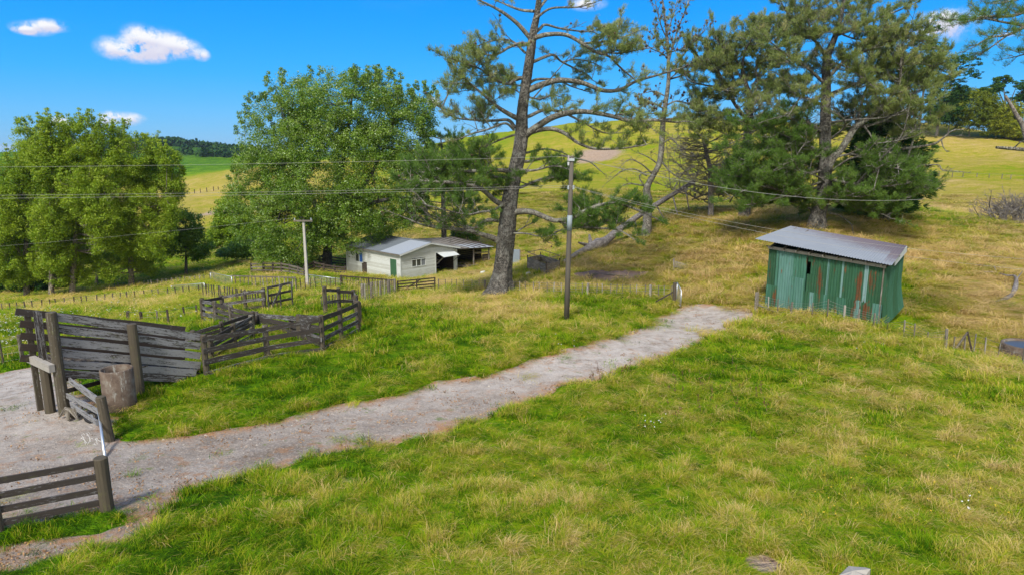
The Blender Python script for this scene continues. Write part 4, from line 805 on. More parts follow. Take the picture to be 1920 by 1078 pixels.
for v in (.05,2.3,W2): MB().tube([lp(5.8,v,gl-.3), lp(5.8,v,ztl+.35)], [.08,.08], 6).build('post', WDARK, lt)
MB().beam(lp(0,-.2,ztl-.1), lp(0,W2+.2,ztr-.1), .06, .16).build('front_beam', WGREY, lt)
for k in range(7): v = W2*k/6; MB().beam(lp(-.4,v,ztl-.03), lp(6,v,ztl+.42), .05, .08).build('rafter', WDARK, lt)
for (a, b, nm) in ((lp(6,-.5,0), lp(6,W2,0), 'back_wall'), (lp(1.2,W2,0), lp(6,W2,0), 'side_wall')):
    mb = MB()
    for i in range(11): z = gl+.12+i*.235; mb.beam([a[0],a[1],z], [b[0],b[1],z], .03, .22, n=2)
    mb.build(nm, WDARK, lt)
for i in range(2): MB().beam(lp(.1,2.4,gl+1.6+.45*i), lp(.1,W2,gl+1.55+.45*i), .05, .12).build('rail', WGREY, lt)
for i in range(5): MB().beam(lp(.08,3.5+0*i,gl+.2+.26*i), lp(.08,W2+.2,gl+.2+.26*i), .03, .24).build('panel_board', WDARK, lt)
o = thing('timber_pile', 'heap of loose broken boards on the dirt inside the open lean-to', 'timber pile', lp(.8,1.4,gl))
for i in range(22): a = lp(random.uniform(.1,2.4), random.uniform(.3,3.2), gl+.1+random.random()*.35); q = random.uniform(-.5,.7); MB().beam(a, a+[math.cos(q)*1.5, math.sin(q)*1.2, random.uniform(-.1,.2)], .12, .03).build('loose_board', WGREY if i % 2 else WDARK, o)
o = thing('concrete_block_heap', 'low heap of rubble and dirt in the mouth of the white shed bay', 'rubble', hp(-.3,5,ZB)); mb = MB()
for i in range(16): c = hp(random.uniform(-1.2,1), random.uniform(3.8,7), tz(*hp(0,5,0)[:2])+.05); mb.beam(c, c+[random.uniform(.15,.5), random.uniform(-.2,.2), .02], .25, .18, n=2, wob=.03)
mb.build('rubble', SOOT, o)
# tin sheet wall right of the trunk
a, b = G(958,501), G(975,497); zt1, zt2 = topz(a, 470), topz(b, 468); ts = thing('tin_windbreak', 'upright grey corrugated iron panel just right of the big pine trunk', 'panel', a); mb = MB(); corr(mb, a+(a-b)*.8, b, zt1, zt2, a[2]-.1, b[2]-.1, .1, .015); mb.build('iron_sheet', m_plain('grey_iron', (.22,.26,.30), .5, .3, .15, 1.5), ts, True)
tb(a-[0,0,.2], [a[0],a[1],zt1], .05, 'post', WGREY, ts); tb(b-[0,0,.2], [b[0],b[1],zt2], .05, 'post', WGREY, ts)
# stock crate on the slope
q0, q1, q2 = G(989,512), G(1024,517), G(1049,508); cr = thing('stock_crate', 'small open topped timber stock crate with a bent pipe top rail on the grass', 'crate', q1)
q3 = q0+q2-q1; cs = [q0,q1,q2,q3]; zt = topz(q1, 497); zp_ = topz(q1, 485)
for i in range(4):
    a, b = cs[i], cs[(i+1) % 4]
    for k in range(3): z = q1[2]+.18+.27*k; MB().beam([a[0],a[1],z], [b[0],b[1],z], .035, .25, n=2, wob=.004).build('side_board', WGREY, cr)
    MB().beam([a[0],a[1],q1[2]-.1], [a[0],a[1],zt+.25], .07, .07).build('corner_post', WDARK, cr)
    tb([a[0],a[1],zp_], [b[0],b[1],zp_], .025, 'top_pipe', WGREY, cr, 6); m = (a+b)/2; tb([m[0],m[1],q1[2]+.1], [m[0],m[1],zp_], .02, 'upright_pipe', WGREY, cr, 5)
    for k in range(1,5): 
        m = a+(b-a)*k/5; MB().beam(towards_cam([m[0],m[1],q1[2]+.1], .03), towards_cam([m[0],m[1],q1[2]+.85], .03), .05, .03, up=UP if 0 else np.array([1.0,0,0])).build('batten', WGREY, cr)
# burnt patch, debris
bp = G(1140,523); o = thing('burn_pile', 'flat heap of charred sticks and ash in the grass beyond the wire fence', 'ash heap', bp)
gxx, gyy = np.meshgrid(np.linspace(-2.9,2.9,40), np.linspace(-1.5,1.5,26)); rr_ = np.clip(1-(gxx/2.9)**2-(gyy/1.5)**2, -.15, 1)+ (fbm(gxx*1.2+9, gyy*1.2, 3)-.5)*.5
zz_ = ter(gxx+bp[0], gyy+bp[1])+.10+np.clip(rr_, -.5, 1)*.28*(.5+vnoise(gxx*3, gyy*3)); ii = np.arange(40*26).reshape(26,40)
mesh_np('ash', np.stack([gxx+bp[0], gyy+bp[1], np.where(rr_ > .05, zz_, zz_-.5)], -1).reshape(-1,3), np.stack([ii[:-1,:-1],ii[:-1,1:],ii[1:,1:],ii[1:,:-1]], -1).reshape(-1,4), m_plain('ash', (.15,.10,.075), .95, 0, .6, 2.5), o, None, True, None, o.location)
for i in range(14): a = bp+[random.gauss(0,1.1), random.gauss(0,.5), .35]; q = random.uniform(-1,1); MB().tube([a, a+[math.cos(q)*.9, math.sin(q)*.5, random.uniform(-.1,.15)]], [.05,.03], 6).build('charred_stick', SOOT if i % 3 else WGREY, o)
wb = G(1275,507); o = thing('broken_pallet', 'broken pale timber pallet propped on the grassy slope', 'pallet', wb)
for i in range(5): a = wb+[-.4+.02*i, .15*i, .25+.07*i]; MB().beam(a, a+[1.3,-.1,-.05-.06*i], .14, .03, tone=.1).build('slat', WGREY, o)
MB().beam(wb+[-.45,-.1,0], wb+[-.35,.5,.75], .1, .08).build('bearer', WGREY, o); MB().beam(wb+[-.3,-.15,.1], wb+[.6,-.15,.12], .1, .2).build('bearer', WGREY, o)
for (px, py, s) in ((905,516,.25),(990,519,.18),(893,535,.16)):
    c = G(px, py)+[0,0,.1]; o = thing('pale_rock', {905:'pale stone lying in front of the lean-to', 990:'white stone lying left of the stock crate', 893:'dark lump lying against the wire fence'}[px], 'rock', c); mb = MB(); mb.tube([c-[s,0,.05], c-[s*.4,0,-.08], c+[s*.5,.1,.1], c+[s,0,-.03]], [s*.4,s*.9,s*.8,s*.3], 8, True, .2); mb.build('stone', SOOT if px == 893 else WHITEP, o, True)
# water trough
cw = G(1926,668); o = thing('water_trough', 'round concrete water trough at the right edge holding reflective water', 'trough', cw); zt = topz(G(1926,690), 664); zt = cw[2]+.62
mb = MB(); ring(mb, cw, 1.12, 1.0, cw[2]-.2, zt, 56, .03); mb.build('trough_wall', CONC, o, True)
mw, nw, ow = material('trough_water'); principled(nw, ow, (.06,.07,.085), .45, nw.bump(nw.noise(nw.pos(), 6, 2), .05, .01), spec=.25)
mb = MB(); ns_ = 40; k0 = len(mb.v); mb.v += [np.array([cw[0]+1.01*math.cos(6.2832*i/ns_), cw[1]+1.01*math.sin(6.2832*i/ns_), zt-.1]) for i in range(ns_)]; mb.t += [0]*ns_; mb.face(list(range(k0,k0+ns_)), [(0,0)]*ns_); mb.build('water', mw, o)
FOOT.append(np.array([[cw[0]+1.15*math.cos(i), cw[1]+1.15*math.sin(i)] for i in np.linspace(0,6.1,14)]))
# weathered post top at the very bottom of the picture
ph = P(1596,1072,11.3); gb_ = S(ph[0], ph[1]); o = thing('split_post', 'top of a split weathered grey timber post at the bottom edge of the picture', 'post', gb_); mb = MB()
rot_ = []
for j in range(14): q = 6.283*j/14; rot_.append((math.cos(q)*.26*(1+.25*math.sin(q*3+1)), math.sin(q)*.17*(1+.2*math.sin(q*2))))
kk = len(mb.v); zs = (gb_[2]-.2, ph[2]-.25, ph[2]-.06)
for z in zs:
    for (a, b) in rot_: mb.v.append(np.array([ph[0]+a, ph[1]+b, z + (0.10*a/.26+.05*math.sin(b*40) if z == zs[-1] else 0)])); mb.t.append(.2)
for i in range(2):
    for j in range(14): mb.face([kk+i*14+j, kk+i*14+(j+1)%14, kk+(i+1)*14+(j+1)%14, kk+(i+1)*14+j], [(i*.5,j*.06),(i*.5,j*.06+.06),(i*.5+.5,j*.06+.06),(i*.5+.5,j*.06)])
mb.v.append(np.array([ph[0]+.03, ph[1], ph[2]+.03])); mb.t.append(.25)
for j in range(14): mb.face([kk+28+j, kk+28+(j+1)%14, kk+42], [(0,j*.1),(0,j*.1+.1),(.2,j*.1)])
mb.build('post_shaft', WGREY, o)
BARE += [(*G(1430,1064)[:2], .55,.42, .0), (*bp[:2], 2.7,1.35,.02), (*G(1110,290)[:2],9,14,.05)]
# ------------------------------------------------------------------ trees
BARKP = m_bark('pine_bark', (.085,.078,.07), (.185,.172,.15), (.27,.27,.245), .4, 1.0)
BARKG = m_bark('grey_bark', (.16,.145,.12), (.30,.28,.24), (.36,.37,.31), .5, 1.2)
BARKD = m_bark('dead_wood', (.22,.19,.17), (.40,.36,.33), (.45,.43,.4), .4, 1.5)
BARKS = m_bark('smooth_bark', (.20,.17,.13), (.34,.30,.24), (.42,.41,.36), .4, .8)
NEED = m_leaf('pine_needles', [(0,(.055,.095,.015)),(.35,(.15,.205,.045)),(.65,(.27,.32,.095)),(.9,(.36,.33,.15)),(1,(.32,.24,.11))], .4, .25, .6)
NEEDG = m_leaf('fresh_needles', [(0,(.04,.09,.012)),(.4,(.105,.195,.028)),(.8,(.20,.30,.06)),(1,(.28,.36,.09))], .45, .25, .6)
LEAFA = m_leaf('poplar_leaves', [(0,(.06,.13,.004)),(.35,(.145,.25,.006)),(.65,(.27,.37,.012)),(1,(.42,.48,.06))], .45, .4, .5, .3)
LEAFB = m_leaf('broad_leaves', [(0,(.035,.10,.004)),(.35,(.095,.19,.008)),(.65,(.175,.28,.016)),(.88,(.28,.37,.08)),(1,(.40,.50,.26))], .4, .45, .45, .3)
LEAFD = m_leaf('dark_foliage', [(0,(.008,.03,.006)),(.5,(.028,.08,.012)),(1,(.08,.15,.02))], .3, .2, .7, .3)
LEAFY = m_leaf('olive_foliage', [(0,(.06,.10,.008)),(.5,(.19,.23,.016)),(1,(.38,.37,.04))], .35, .2, .7, .2)
def catmull(P_, n=6):
    P_ = [np.asarray(p, float) for p in P_]
    if len(P_) < 3: return [P_[0]+(P_[-1]-P_[0])*i/n for i in range(n+1)]
    Q = [2*P_[0]-P_[1]] + P_ + [2*P_[-1]-P_[-2]]; out = []
    for i in range(1, len(Q)-2):
        for k in range(n):
            t = k/n; a, b, c, d = Q[i-1:i+3]; out.append(.5*((2*b)+(c-a)*t+(2*a-5*b+4*c-d)*t*t+(3*b-a-3*c+d)*t**3))
    out.append(P_[-1]); return out
class Wood:
    """collects tapered tubes of few sides, fast"""
    def __init__(s): s.V, s.Fc, s.n, s.K = [], [], 0, []
    def tube(s, pts, r0, r1, sides=5, radii=None, rough=0.0):
        pts = np.asarray(pts, float); n = len(pts); s.K += [pts] if r0 > .06 else []; tg = np.gradient(pts, axis=0); tg /= np.linalg.norm(tg, axis=1, keepdims=True)+1e-9
        ref = np.array([.13,.05,1.0]) if abs(tg[:,2]).mean() < .7 else np.array([1.0,.1,.05]); sd = np.cross(tg, ref); sd /= np.linalg.norm(sd, axis=1, keepdims=True)+1e-9; u = np.cross(sd, tg)
        rr = np.linspace(r0, r1, n) if radii is None else np.asarray(radii); q = np.arange(sides)*2*math.pi/sides; R_ = rr[:,None]*(1+(RNG.random((n, sides))-.5)*rough)
        v = pts[:,None] + (sd[:,None]*np.cos(q)[None,:,None] + u[:,None]*np.sin(q)[None,:,None])*R_[...,None]; s.V.append(v.reshape(-1,3))
        i = np.arange(n-1)[:,None]*sides; j = np.arange(sides)[None]; k = (j+1) % sides
        s.Fc.append((np.stack([i+j, i+k, i+sides+k, i+sides+j], -1).reshape(-1,4))+s.n); s.n += n*sides
    def build(s, name, mat, parent):
        return mesh_np(name, np.concatenate(s.V), np.concatenate(s.Fc), mat, parent, None, True, None, parent.location)
class Foliage:
    def __init__(s): s.C, s.D, s.T, s.S = [], [], [], []
    def add(s, c, d, tone, size=1.0): s.C.append(c); s.D.append(d); s.T.append(tone); s.S.append(size)
    def needles(s, name, mat, parent, k=14, ln=.3, w=.03, spread=.9):
        C = np.array(s.C); D = np.array(s.D); T = np.array(s.T); S_ = np.array(s.S); n = len(C)
        if not n: return
        d = D[:,None] + RNG.normal(0, spread*.6, (n,k,3)); d /= np.linalg.norm(d, axis=2, keepdims=True)+1e-9; d[...,2] += .12
        L = ln*S_[:,None]*(.6+.6*RNG.random((n,k))); base = C[:,None] + RNG.normal(0, .06, (n,k,3))*S_[:,None,None]
        side = np.cross(d, RNG.normal(0,1,(n,k,3))); side /= np.linalg.norm(side, axis=2, keepdims=True)+1e-9; hw = w/2*S_[:,None,None]
        v = np.stack([base-side*hw*.6, base+side*hw*.6, base+d*L[...,None]*.7+side*hw, base+d*L[...,None]], 2); m = n*k
        f = np.arange(m*4).reshape(m,4)[:, [0,1,2,3]]; t = np.repeat((T[:,None]+RNG.normal(0,.09,(n,k))).ravel(), 4)
        mesh_np(name, v.reshape(-1,3), f, mat, parent, {'tone': t}, False, None, parent.location)
    def leaves(s, name, mat, parent, k=30, rad=.6, size=.12, flat=.7, sil=.06):
        C = np.array(s.C); T = np.array(s.T); S_ = np.array(s.S); n = len(C)
        if not n: return
        g = RNG.normal(0,1,(n,k,3)); g /= np.linalg.norm(g, axis=2, keepdims=True); rr = RNG.random((n,k))**.45
        p = C[:,None] + g*rr[...,None]*(rad*S_)[:,None,None]*np.array([1,1,flat]); nn = g*.6 + np.array([0,0,.5]) + RNG.normal(0,.55,(n,k,3)); nn /= np.linalg.norm(nn, axis=2, keepdims=True)
        u = np.cross(nn, RNG.normal(0,1,(n,k,3))); u /= np.linalg.norm(u, axis=2, keepdims=True)+1e-9; v2 = np.cross(nn, u); z = size*(.6+.8*RNG.random((n,k)))[...,None]
        v = np.stack([p-u*z*.62, p-v2*z*.5+nn*z*.1, p+u*z*.62, p+v2*z*.5+nn*z*.1], 2); m = n*k
        tt = T[:,None] + RNG.normal(0,.10,(n,k)); tt = np.where(RNG.random((n,k)) < sil, tt+.45, tt); mesh_np(name, v.reshape(-1,3), np.arange(m*4).reshape(m,4), mat, parent, {'tone': np.repeat(tt.ravel(), 4)}, False, None, parent.location)
def limb(wood, fol, pts, r0, r1, start=.3, dens=1.0, L=2.2, up=.18, fl=1.0, bare=0.0, tone=.45, flat=.24, rough=0.05, cone=None, sides=7, size=1.0, tuft=1.0, twr=.022, green=None):
    """a drawn limb with side branches, twigs and needle tufts; fl = how many twig ends carry foliage"""
    path = catmull(pts, 6); wood.tube(path, r0, r1, sides, rough=rough); P_ = np.array(path); seg = np.linalg.norm(np.diff(P_, axis=0), axis=1); cum = np.concatenate([[0], np.cumsum(seg)]); tot = cum[-1]
    nb = max(1, int(tot*(1-start)*1.7*dens*(1.45 if fl > .5 else 1))); tl = tone
    for i in range(nb+1):
        f = start+(1-start)*(i+random.random()*.8)/(nb+1) if i < nb else .999; f = min(f, .999); x = f*tot; k = int(np.searchsorted(cum, x))-1; k = max(0, min(k, len(P_)-2)); p = P_[k]+(P_[k+1]-P_[k])*((x-cum[k])/(seg[k]+1e-9)); tg = nrm(P_[k+1]-P_[k])
        s = 1 if (i % 2) else -1; side = nrm(cross(tg, UP)); hz = random.gauss(0, .55); rnd = np.array([random.gauss(0,.35), random.gauss(0,.35), random.gauss(0,.3)])
        d = nrm(tg*random.uniform(.35,.9) + side*s*random.uniform(.5,1.1) + UP*(up+random.gauss(0,flat)) + rnd) if i < nb else tg
        l = L*random.uniform(.5,1.15)*(1-.45*f); e1 = p + d*l*.5 + UP*random.uniform(-.05,.1)*l; e2 = p + d*l + UP*random.uniform(.0,.3)*l; pp = [p, e1, e2]
        wood.tube([p, p+(e1-p)*.5+[0,0,.03], e1, (e1+e2)/2, e2], r1*.55+.012*l, .010, 4)
        nt = max(2, int(l*(4.6 if fl > .5 else 3)*tuft))
        for j in range(nt):
            g = .25+.75*(j+.5)/nt; q = e1+(e2-e1)*(g*2-1) if g > .5 else p+(e1-p)*g*2; dd = nrm(d*.7 + cross(d, UP)*random.choice((-1,1))*random.uniform(.2,1.0) + UP*random.uniform(-.15,.6) + [random.gauss(0,.25) for _ in range(3)])
            tw = random.uniform(.25,.65)*min(1.2, .5+l*.3)*size; e = q+dd*tw; wood.tube([q, (q+e)/2+[0,0,.03], e], twr, twr*.4, 3)
            if random.random() < fl:
                cl = random.gauss(tl, .10)
                for m in range(4): fol.add(q+(e-q)*(1.05-.27*m)+[random.gauss(0,.05) for _ in range(3)], nrm(dd+UP*.7), cl, size*random.uniform(.8,1.2))
            if cone is not None and random.random() < cone[1]: cone[0].append(e+[random.gauss(0,.05) for _ in range(3)])
            if bare and random.random() < bare:
                for m in range(3): e3 = e+nrm(dd+[random.gauss(0,.6) for _ in range(3)])*random.uniform(.2,.55); wood.tube([e, e3], twr*.6, twr*.25, 3)
def trunkpts(base, pl, dy=None): return [np.asarray(base)] + [Wy(px, py, base[1]+((dy or 0)*(i+1)/len(pl))) for i, (px, py) in enumerate(pl)]
def lp_(y0, pts, dy=0.0): return [Wy(a, b, y0+dy*i/(len(pts)-1)) for i, (a, b) in enumerate(pts)]
def trunk_np(name, base, pts, radii, mat, parent, sides=28, flare=0.0, ridge=.10, n=8):
    P_ = np.array(catmull([base-np.array([0,0,.4])]+pts[1:], n)); m = len(P_); rr = np.interp(np.linspace(0,1,m), np.linspace(0,1,len(radii)), radii); q = np.arange(sides)*2*math.pi/sides
    h = P_[:,2]-base[2]; rg = 1+ridge*(np.sin(q*5+h[:,None]*.5)*.5+np.sin(q*9-h[:,None]*.8)*.35+RNG.normal(0,.25,(m,sides))) + flare*np.exp(-np.clip(h,0,99)[:,None]/.55)*(1+.5*np.sin(q*4+1))
    ux = np.array([1,0,0]); uy = np.array([0,1,0]); v = P_[:,None]+(ux*np.cos(q)[:,None]+uy*np.sin(q)[:,None])[None]*(rr[:,None]*rg)[...,None]
    i = np.arange(m-1)[:,None]*sides; j = np.arange(sides)[None]; k = (j+1) % sides; f = np.stack([i+j, i+k, i+sides+k, i+sides+j], -1).reshape(-1,4)
    return mesh_np(name, v.reshape(-1,3), f, mat, parent, None, True, None, parent.location)
def cones(lst, parent, r=.07, mat=None):
    if not lst: return
    C = np.array(lst); n = len(C); o = np.array([[1,0,0],[0,1,0],[-1,0,0],[0,-1,0],[0,0,1.3],[0,0,-1.1]])*r; v = (C[:,None]+o[None]*(.7+.6*RNG.random((n,1,1)))).reshape(-1,3)
    f0 = np.array([[0,1,4],[1,2,4],[2,3,4],[3,0,4],[1,0,5],[2,1,5],[3,2,5],[0,3,5]]); f = (np.arange(n)[:,None,None]*6+f0[None]).reshape(-1,3); props(mesh_np('cones', v, f, mat or CONEM, parent, None, False, None, parent.location), kind='stuff')
CONEM = m_plain('pine_cones', (.10,.06,.045), .9)

def fill(w, fol, lobes, n, y, trunk, **k):
    """extra branches grown from the drawn limbs into the gaps of the crown"""
    SK = np.concatenate(w.K+[np.array(trunk)]); ar = np.cumsum([a*b for _, _, a, b in lobes])
    for i in range(n):
        px, py, rx, rz = lobes[int(np.searchsorted(ar, random.random()*ar[-1]*.999))]; a = random.uniform(0, 6.28); q = math.sqrt(random.random())
        c = Wy(px+rx*q*math.cos(a), py+rz*q*math.sin(a), y+random.uniform(-3,3.5)); d = np.linalg.norm((SK-c)*[1,1,1.3], axis=1)+2.0*(SK[:,2] > c[2]); j = int(np.argmin(d)); p = SK[j]; L_ = np.linalg.norm(c-p)
        limb(w, fol, [p, (p+c)/2+[random.gauss(0,.1)*L_, random.gauss(0,.1)*L_, random.uniform(-.1,.16)*L_], c], .02+.010*L_, .014, sides=5, **k)
# --- the big pine
def big_pine():
    B = G(937,553); y = B[1]; t = thing('pine_tree', 'huge old pine with a thick ridged trunk and long curving limbs in the middle', 'pine tree', B, 'pine trees')
    pl = [(939,530),(943,500),(948,450),(956,375),(964,332),(977,268),(979,215),(985,165),(993,110),(1000,60),(1008,20),(1016,-60),(1022,-150)]
    trunk_np('trunk', B, trunkpts(B, pl), [.72,.62,.58,.57,.50,.46,.42,.35,.31,.28,.24,.18,.12,.05], BARKP, t, 36, .70, .10, 10)
    w = Wood(); f = Foliage(); f2 = Foliage(); cn = []
    lm = lambda pts, dy, r0, r1, fo=f, **k: limb(w, fo, lp_(y, pts, dy), r0, r1, cone=(cn, .12), **k)
    lm([(980,258),(1004,240),(1035,221),(1067,212),(1099,210),(1146,218),(1187,229),(1225,226),(1272,230)], -2.5, .24, .06, start=.42, L=2.2, fl=.75, tone=.42)
    lm([(985,172),(1020,158),(1051,151),(1092,156),(1130,170),(1162,169),(1193,153),(1231,142),(1272,130)], 1.5, .21, .05, start=.55, L=1.7, fl=.55, tone=.55)
    lm([(988,160),(1005,150),(1030,149),(1050,152),(1070,162),(1100,172)], 3, .10, .03, start=.5, L=1.5, fl=.7)
    lm([(993,76),(1007,70),(1029,65),(1061,66),(1092,82),(1117,98),(1143,107),(1162,126),(1190,150)], -1, .17, .04, start=.4, L=1.7, fl=.8, tone=.6)
    lm([(1092,82),(1120,80),(1150,76),(1190,62)], -2, .07, .03, start=.15, L=1.8, fl=.8, tone=.6); lm([(1117,98),(1160,100),(1210,92)], -2, .06, .03, start=.2, L=1.8, fl=.85, tone=.55)
    lm([(992,120),(1023,107),(1039,104),(1054,117),(1098,139),(1111,151)], 2, .11, .03, start=.3, L=1.6, fl=.8, tone=.55); lm([(1054,117),(1080,112),(1110,118),(1130,128)], 2, .05, .02, start=.1, L=1.4, fl=.8)
    w.tube(lp_(y, [(1001,183),(1035,145),(1070,104)], -2), .05, .02, 5)
    lm([(995,70),(1012,55),(1023,47),(1051,54),(1098,60),(1118,56)], 1, .11, .03, start=.4, L=1.3, fl=.5, tone=.75, bare=.3)
    lm([(1000,38),(1010,31),(1035,16),(1083,14),(1117,5)], -1, .10, .03, start=.4, L=1.3, fl=.5, tone=.7, bare=.3); lm([(1008,20),(1035,-10),(1080,-30),(1120,-70)], 1, .1, .03, start=.3, L=1.5, fl=.6)
    lm([(981,222),(994,218),(1020,207),(1051,210),(1076,221),(1099,233),(1130,249),(1165,250)], 2.5, .13, .03, start=.5, L=1.4, fl=.65, tone=.35)
    lm([(983,252),(1016,243),(1039,243),(1061,252),(1083,268),(1114,279),(1162,279),(1212,272)], -3, .17, .04, start=.35, L=1.6, fl=.8, tone=.35, up=.15)
    lm([(974,303),(991,303),(1020,297),(1051,292),(1073,297),(1105,304),(1127,322)], -1, .11, .03, start=.75, L=.8, fl=.1, dens=.6); lm([(975,288),(988,287),(1020,280),(1051,285),(1068,294)], 2, .09, .03, start=.8, L=.6, fl=.2, dens=.5)
    lm([(956,402),(975,397),(997,398),(1028,410),(1044,414),(1075,408),(1106,391),(1153,381),(1200,396),(1225,408)], -3, .22, .05, fo=f2, start=.42, L=2.4, fl=.95, tone=.35, up=.25, dens=1.3)
    lm([(1044,414),(1080,425),(1120,428),(1160,432),(1190,450)], -3, .10, .03, fo=f2, start=.15, L=2.0, fl=.85, tone=.35, up=.0); w.tube(lp_(y, [(1051,414),(1058,425),(1068,436)], 0), .05, .03, 5)
    lm([(962,355),(981,350),(1010,338),(1040,330),(1085,328)], 3, .12, .03, fo=f2, start=.3, L=1.8, fl=.9, tone=.4); lm([(950,438),(985,438),(1015,444),(1045,440)], -2, .07, .02, fo=f2, start=.4, L=1.3, fl=.7, tone=.3, up=-.1); lm([(960,440),(985,425),(1000,418)], 1, .06, .02, fo=f2, start=.4, L=1.2, fl=.8, tone=.35)
    lm([(993,71),(972,47),(947,27),(925,14),(897,0),(870,-20)], -1, .15, .03, start=.5, L=1.3, fl=.35, tone=.7, bare=.4); lm([(1001,22),(979,20),(960,14),(941,6),(925,0)], 2, .10, .03, start=.3, L=1.4, fl=.5, tone=.7)
    lm([(991,84),(972,83),(953,90),(941,98),(922,104),(871,98)], -2, .12, .03, start=.3, L=1.8, fl=.8, tone=.55, dens=1.3); lm([(985,100),(960,78),(930,76),(890,88)], 1.5, .08, .03, start=.3, L=1.5, fl=.8, tone=.6)
    lm([(982,147),(969,148),(953,158),(930,150),(900,130),(850,112)], -2, .13, .03, start=.25, L=2.1, fl=.8, tone=.55, dens=1.5)
    lm([(972,224),(953,214),(934,202),(915,186),(897,170),(872,150)], -2, .17, .04, start=.4, L=1.9, fl=.75, tone=.6, bare=.3, dens=1.3)
    lm([(966,240),(953,226),(925,227),(893,226),(852,221),(828,205)], 1.5, .12, .03, start=.3, L=1.9, fl=.6, tone=.65, bare=.4, dens=1.2); lm([(964,244),(947,232),(915,243),(884,252),(859,262)], -2, .09, .03, start=.3, L=1.6, fl=.4, tone=.7, bare=.6)
    lm([(956,388),(931,379),(900,354),(856,344),(809,341),(762,338)], -3, .20, .05, fo=f2, start=.25, L=2.4, fl=.85, tone=.42, bare=.4, dens=1.4)
    lm([(950,416),(916,413),(887,429),(850,413),(819,413),(794,394),(784,366)], 1, .15, .03, fo=f2, start=.25, L=2.0, fl=.18, bare=1.0, dens=1.4, tone=.45)
    lm([(946,462),(925,447),(906,441),(875,432),(837,429),(794,422),(757,408)], -2, .22, .04, fo=f2, start=.3, L=2.3, fl=.18, bare=1.0, dens=1.5, tone=.4)
    lm([(962,322),(919,319),(875,322),(825,318),(778,328)], -1, .15, .04, fo=f2, start=.15, L=2.4, fl=.9, tone=.45, dens=1.5); lm([(960,335),(920,330),(880,300),(840,290)], 2, .12, .03, fo=f2, start=.3, L=2.2, fl=.9, tone=.4, dens=1.3)
    lm([(966,318),(1000,320),(1040,312),(1078,322)], -3, .10, .03, fo=f2, start=.2, L=1.7, fl=.9, tone=.35); lm([(956,372),(930,392),(900,398),(870,402),(800,385)], -3.5, .10, .03, fo=f2, start=.3, L=1.8, fl=.55, bare=.5, tone=.4)
    lm([(982,180),(1010,186),(1040,180),(1075,190)], 1, .07, .02, start=.25, L=1.3, fl=.75, tone=.5); lm([(976,250),(940,262),(905,278),(880,290)], 1, .08, .02, start=.3, L=1.5, fl=.55, tone=.5, bare=.4)
    TP = trunkpts(B, pl)
    fill(w, f, [(900,95,48,20),(885,150,50,30),(880,212,55,25),(925,175,35,30),(1140,85,45,22),(1120,125,40,20),(1175,75,35,25),(1050,205,50,14),(1150,262,45,14),(1215,232,45,14)], 40, y, TP, start=.3, L=1.3, fl=.85, dens=1.3, tone=.52, bare=.15)
    fill(w, f2, [(870,335,95,32),(800,330,50,35),(1060,325,35,15),(1120,400,70,28),(900,290,40,20)], 46, y, TP, start=.3, L=1.5, fl=.9, dens=1.3, tone=.42)
    w.build('limbs', BARKG, t); f.needles('needles', NEED, t, 20, .19, .026, 1.3); f2.needles('needles', NEEDG, t, 22, .21, .028, 1.3); cones(cn, t)
big_pine()
def thin_pine():
    B = G(1211,446); y = B[1]; t = thing('pine_tree', 'tall thin leaning pine with bare stem and dark cones, right of the big pine', 'pine tree', B, 'pine trees')
    pl = [(1214,408),(1215,382),(1213,353),(1226,327),(1237,304),(1241,265),(1244,221),(1253,158),(1253,110),(1250,63),(1244,16),(1240,-25)]
    trunk_np('trunk', B, trunkpts(B, pl), [.42,.38,.36,.32,.27,.25,.24,.22,.17,.14,.11,.08,.04], BARKG, t, 16, .35, .06, 6); w = Wood(); f = Foliage(); cn = []
    for pts, r0, fl, ln in (([(1253,120),(1262,85),(1275,45),(1290,5),(1292,-30)],.09,.1,1.1),([(1251,75),(1240,50),(1232,20),(1228,0)],.06,.1,.9),([(1253,140),(1275,112),(1300,80),(1325,55)],.09,.15,1.2),([(1251,62),(1262,30),(1270,0)],.06,.1,.9),([(1252,100),(1235,75),(1218,62)],.06,.1,1.0),
        ([(1253,150),(1285,140),(1318,120),(1340,95)],.08,.3,1.3),([(1253,110),(1240,100),(1222,92),(1205,78)],.06,.5,1.3),([(1252,100),(1272,95),(1288,97)],.06,.7,1.5),([(1253,150),(1280,130),(1300,120)],.06,.6,1.2),
        ([(1246,205),(1225,195),(1205,200),(1175,215)],.08,.7,1.6),([(1246,200),(1270,190),(1300,196),(1335,185)],.08,.7,1.7),([(1244,225),(1275,222),(1310,226),(1345,215)],.09,.65,1.6),([(1245,180),(1228,172),(1205,176)],.06,.7,1.3),([(1245,215),(1215,214),(1190,222)],.06,.8,1.3)):
        limb(w, f, lp_(y, pts, random.uniform(-2,2)), r0, .025, start=.15, L=ln*1.15, fl=min(.49,fl+.15), dens=2.2, bare=.6, cone=(cn, .6), tone=.6, twr=.03)
    for pts in ([(1216,392),(1222,372),(1205,345),(1199,330),(1213,322),(1235,322),(1262,320)],[(1213,330),(1190,318),(1165,322),(1140,342)],[(1226,330),(1205,310),(1180,300),(1160,316)],[(1237,300),(1260,325),(1290,340),(1310,335)],[(1236,310),(1215,295),(1190,285)],[(1214,350),(1180,345),(1160,352)],[(1240,270),(1262,262),(1280,290)]):
        limb(w, f, lp_(y, pts, random.uniform(-2,1)), .08, .02, start=.35, L=1.3, fl=.0, bare=1.0, dens=1.4, twr=.02)
    w.build('limbs', BARKG, t); f.needles('needles', NEED, t, 18, .22, .035, 1.3); cones(cn, t, .11)
thin_pine()
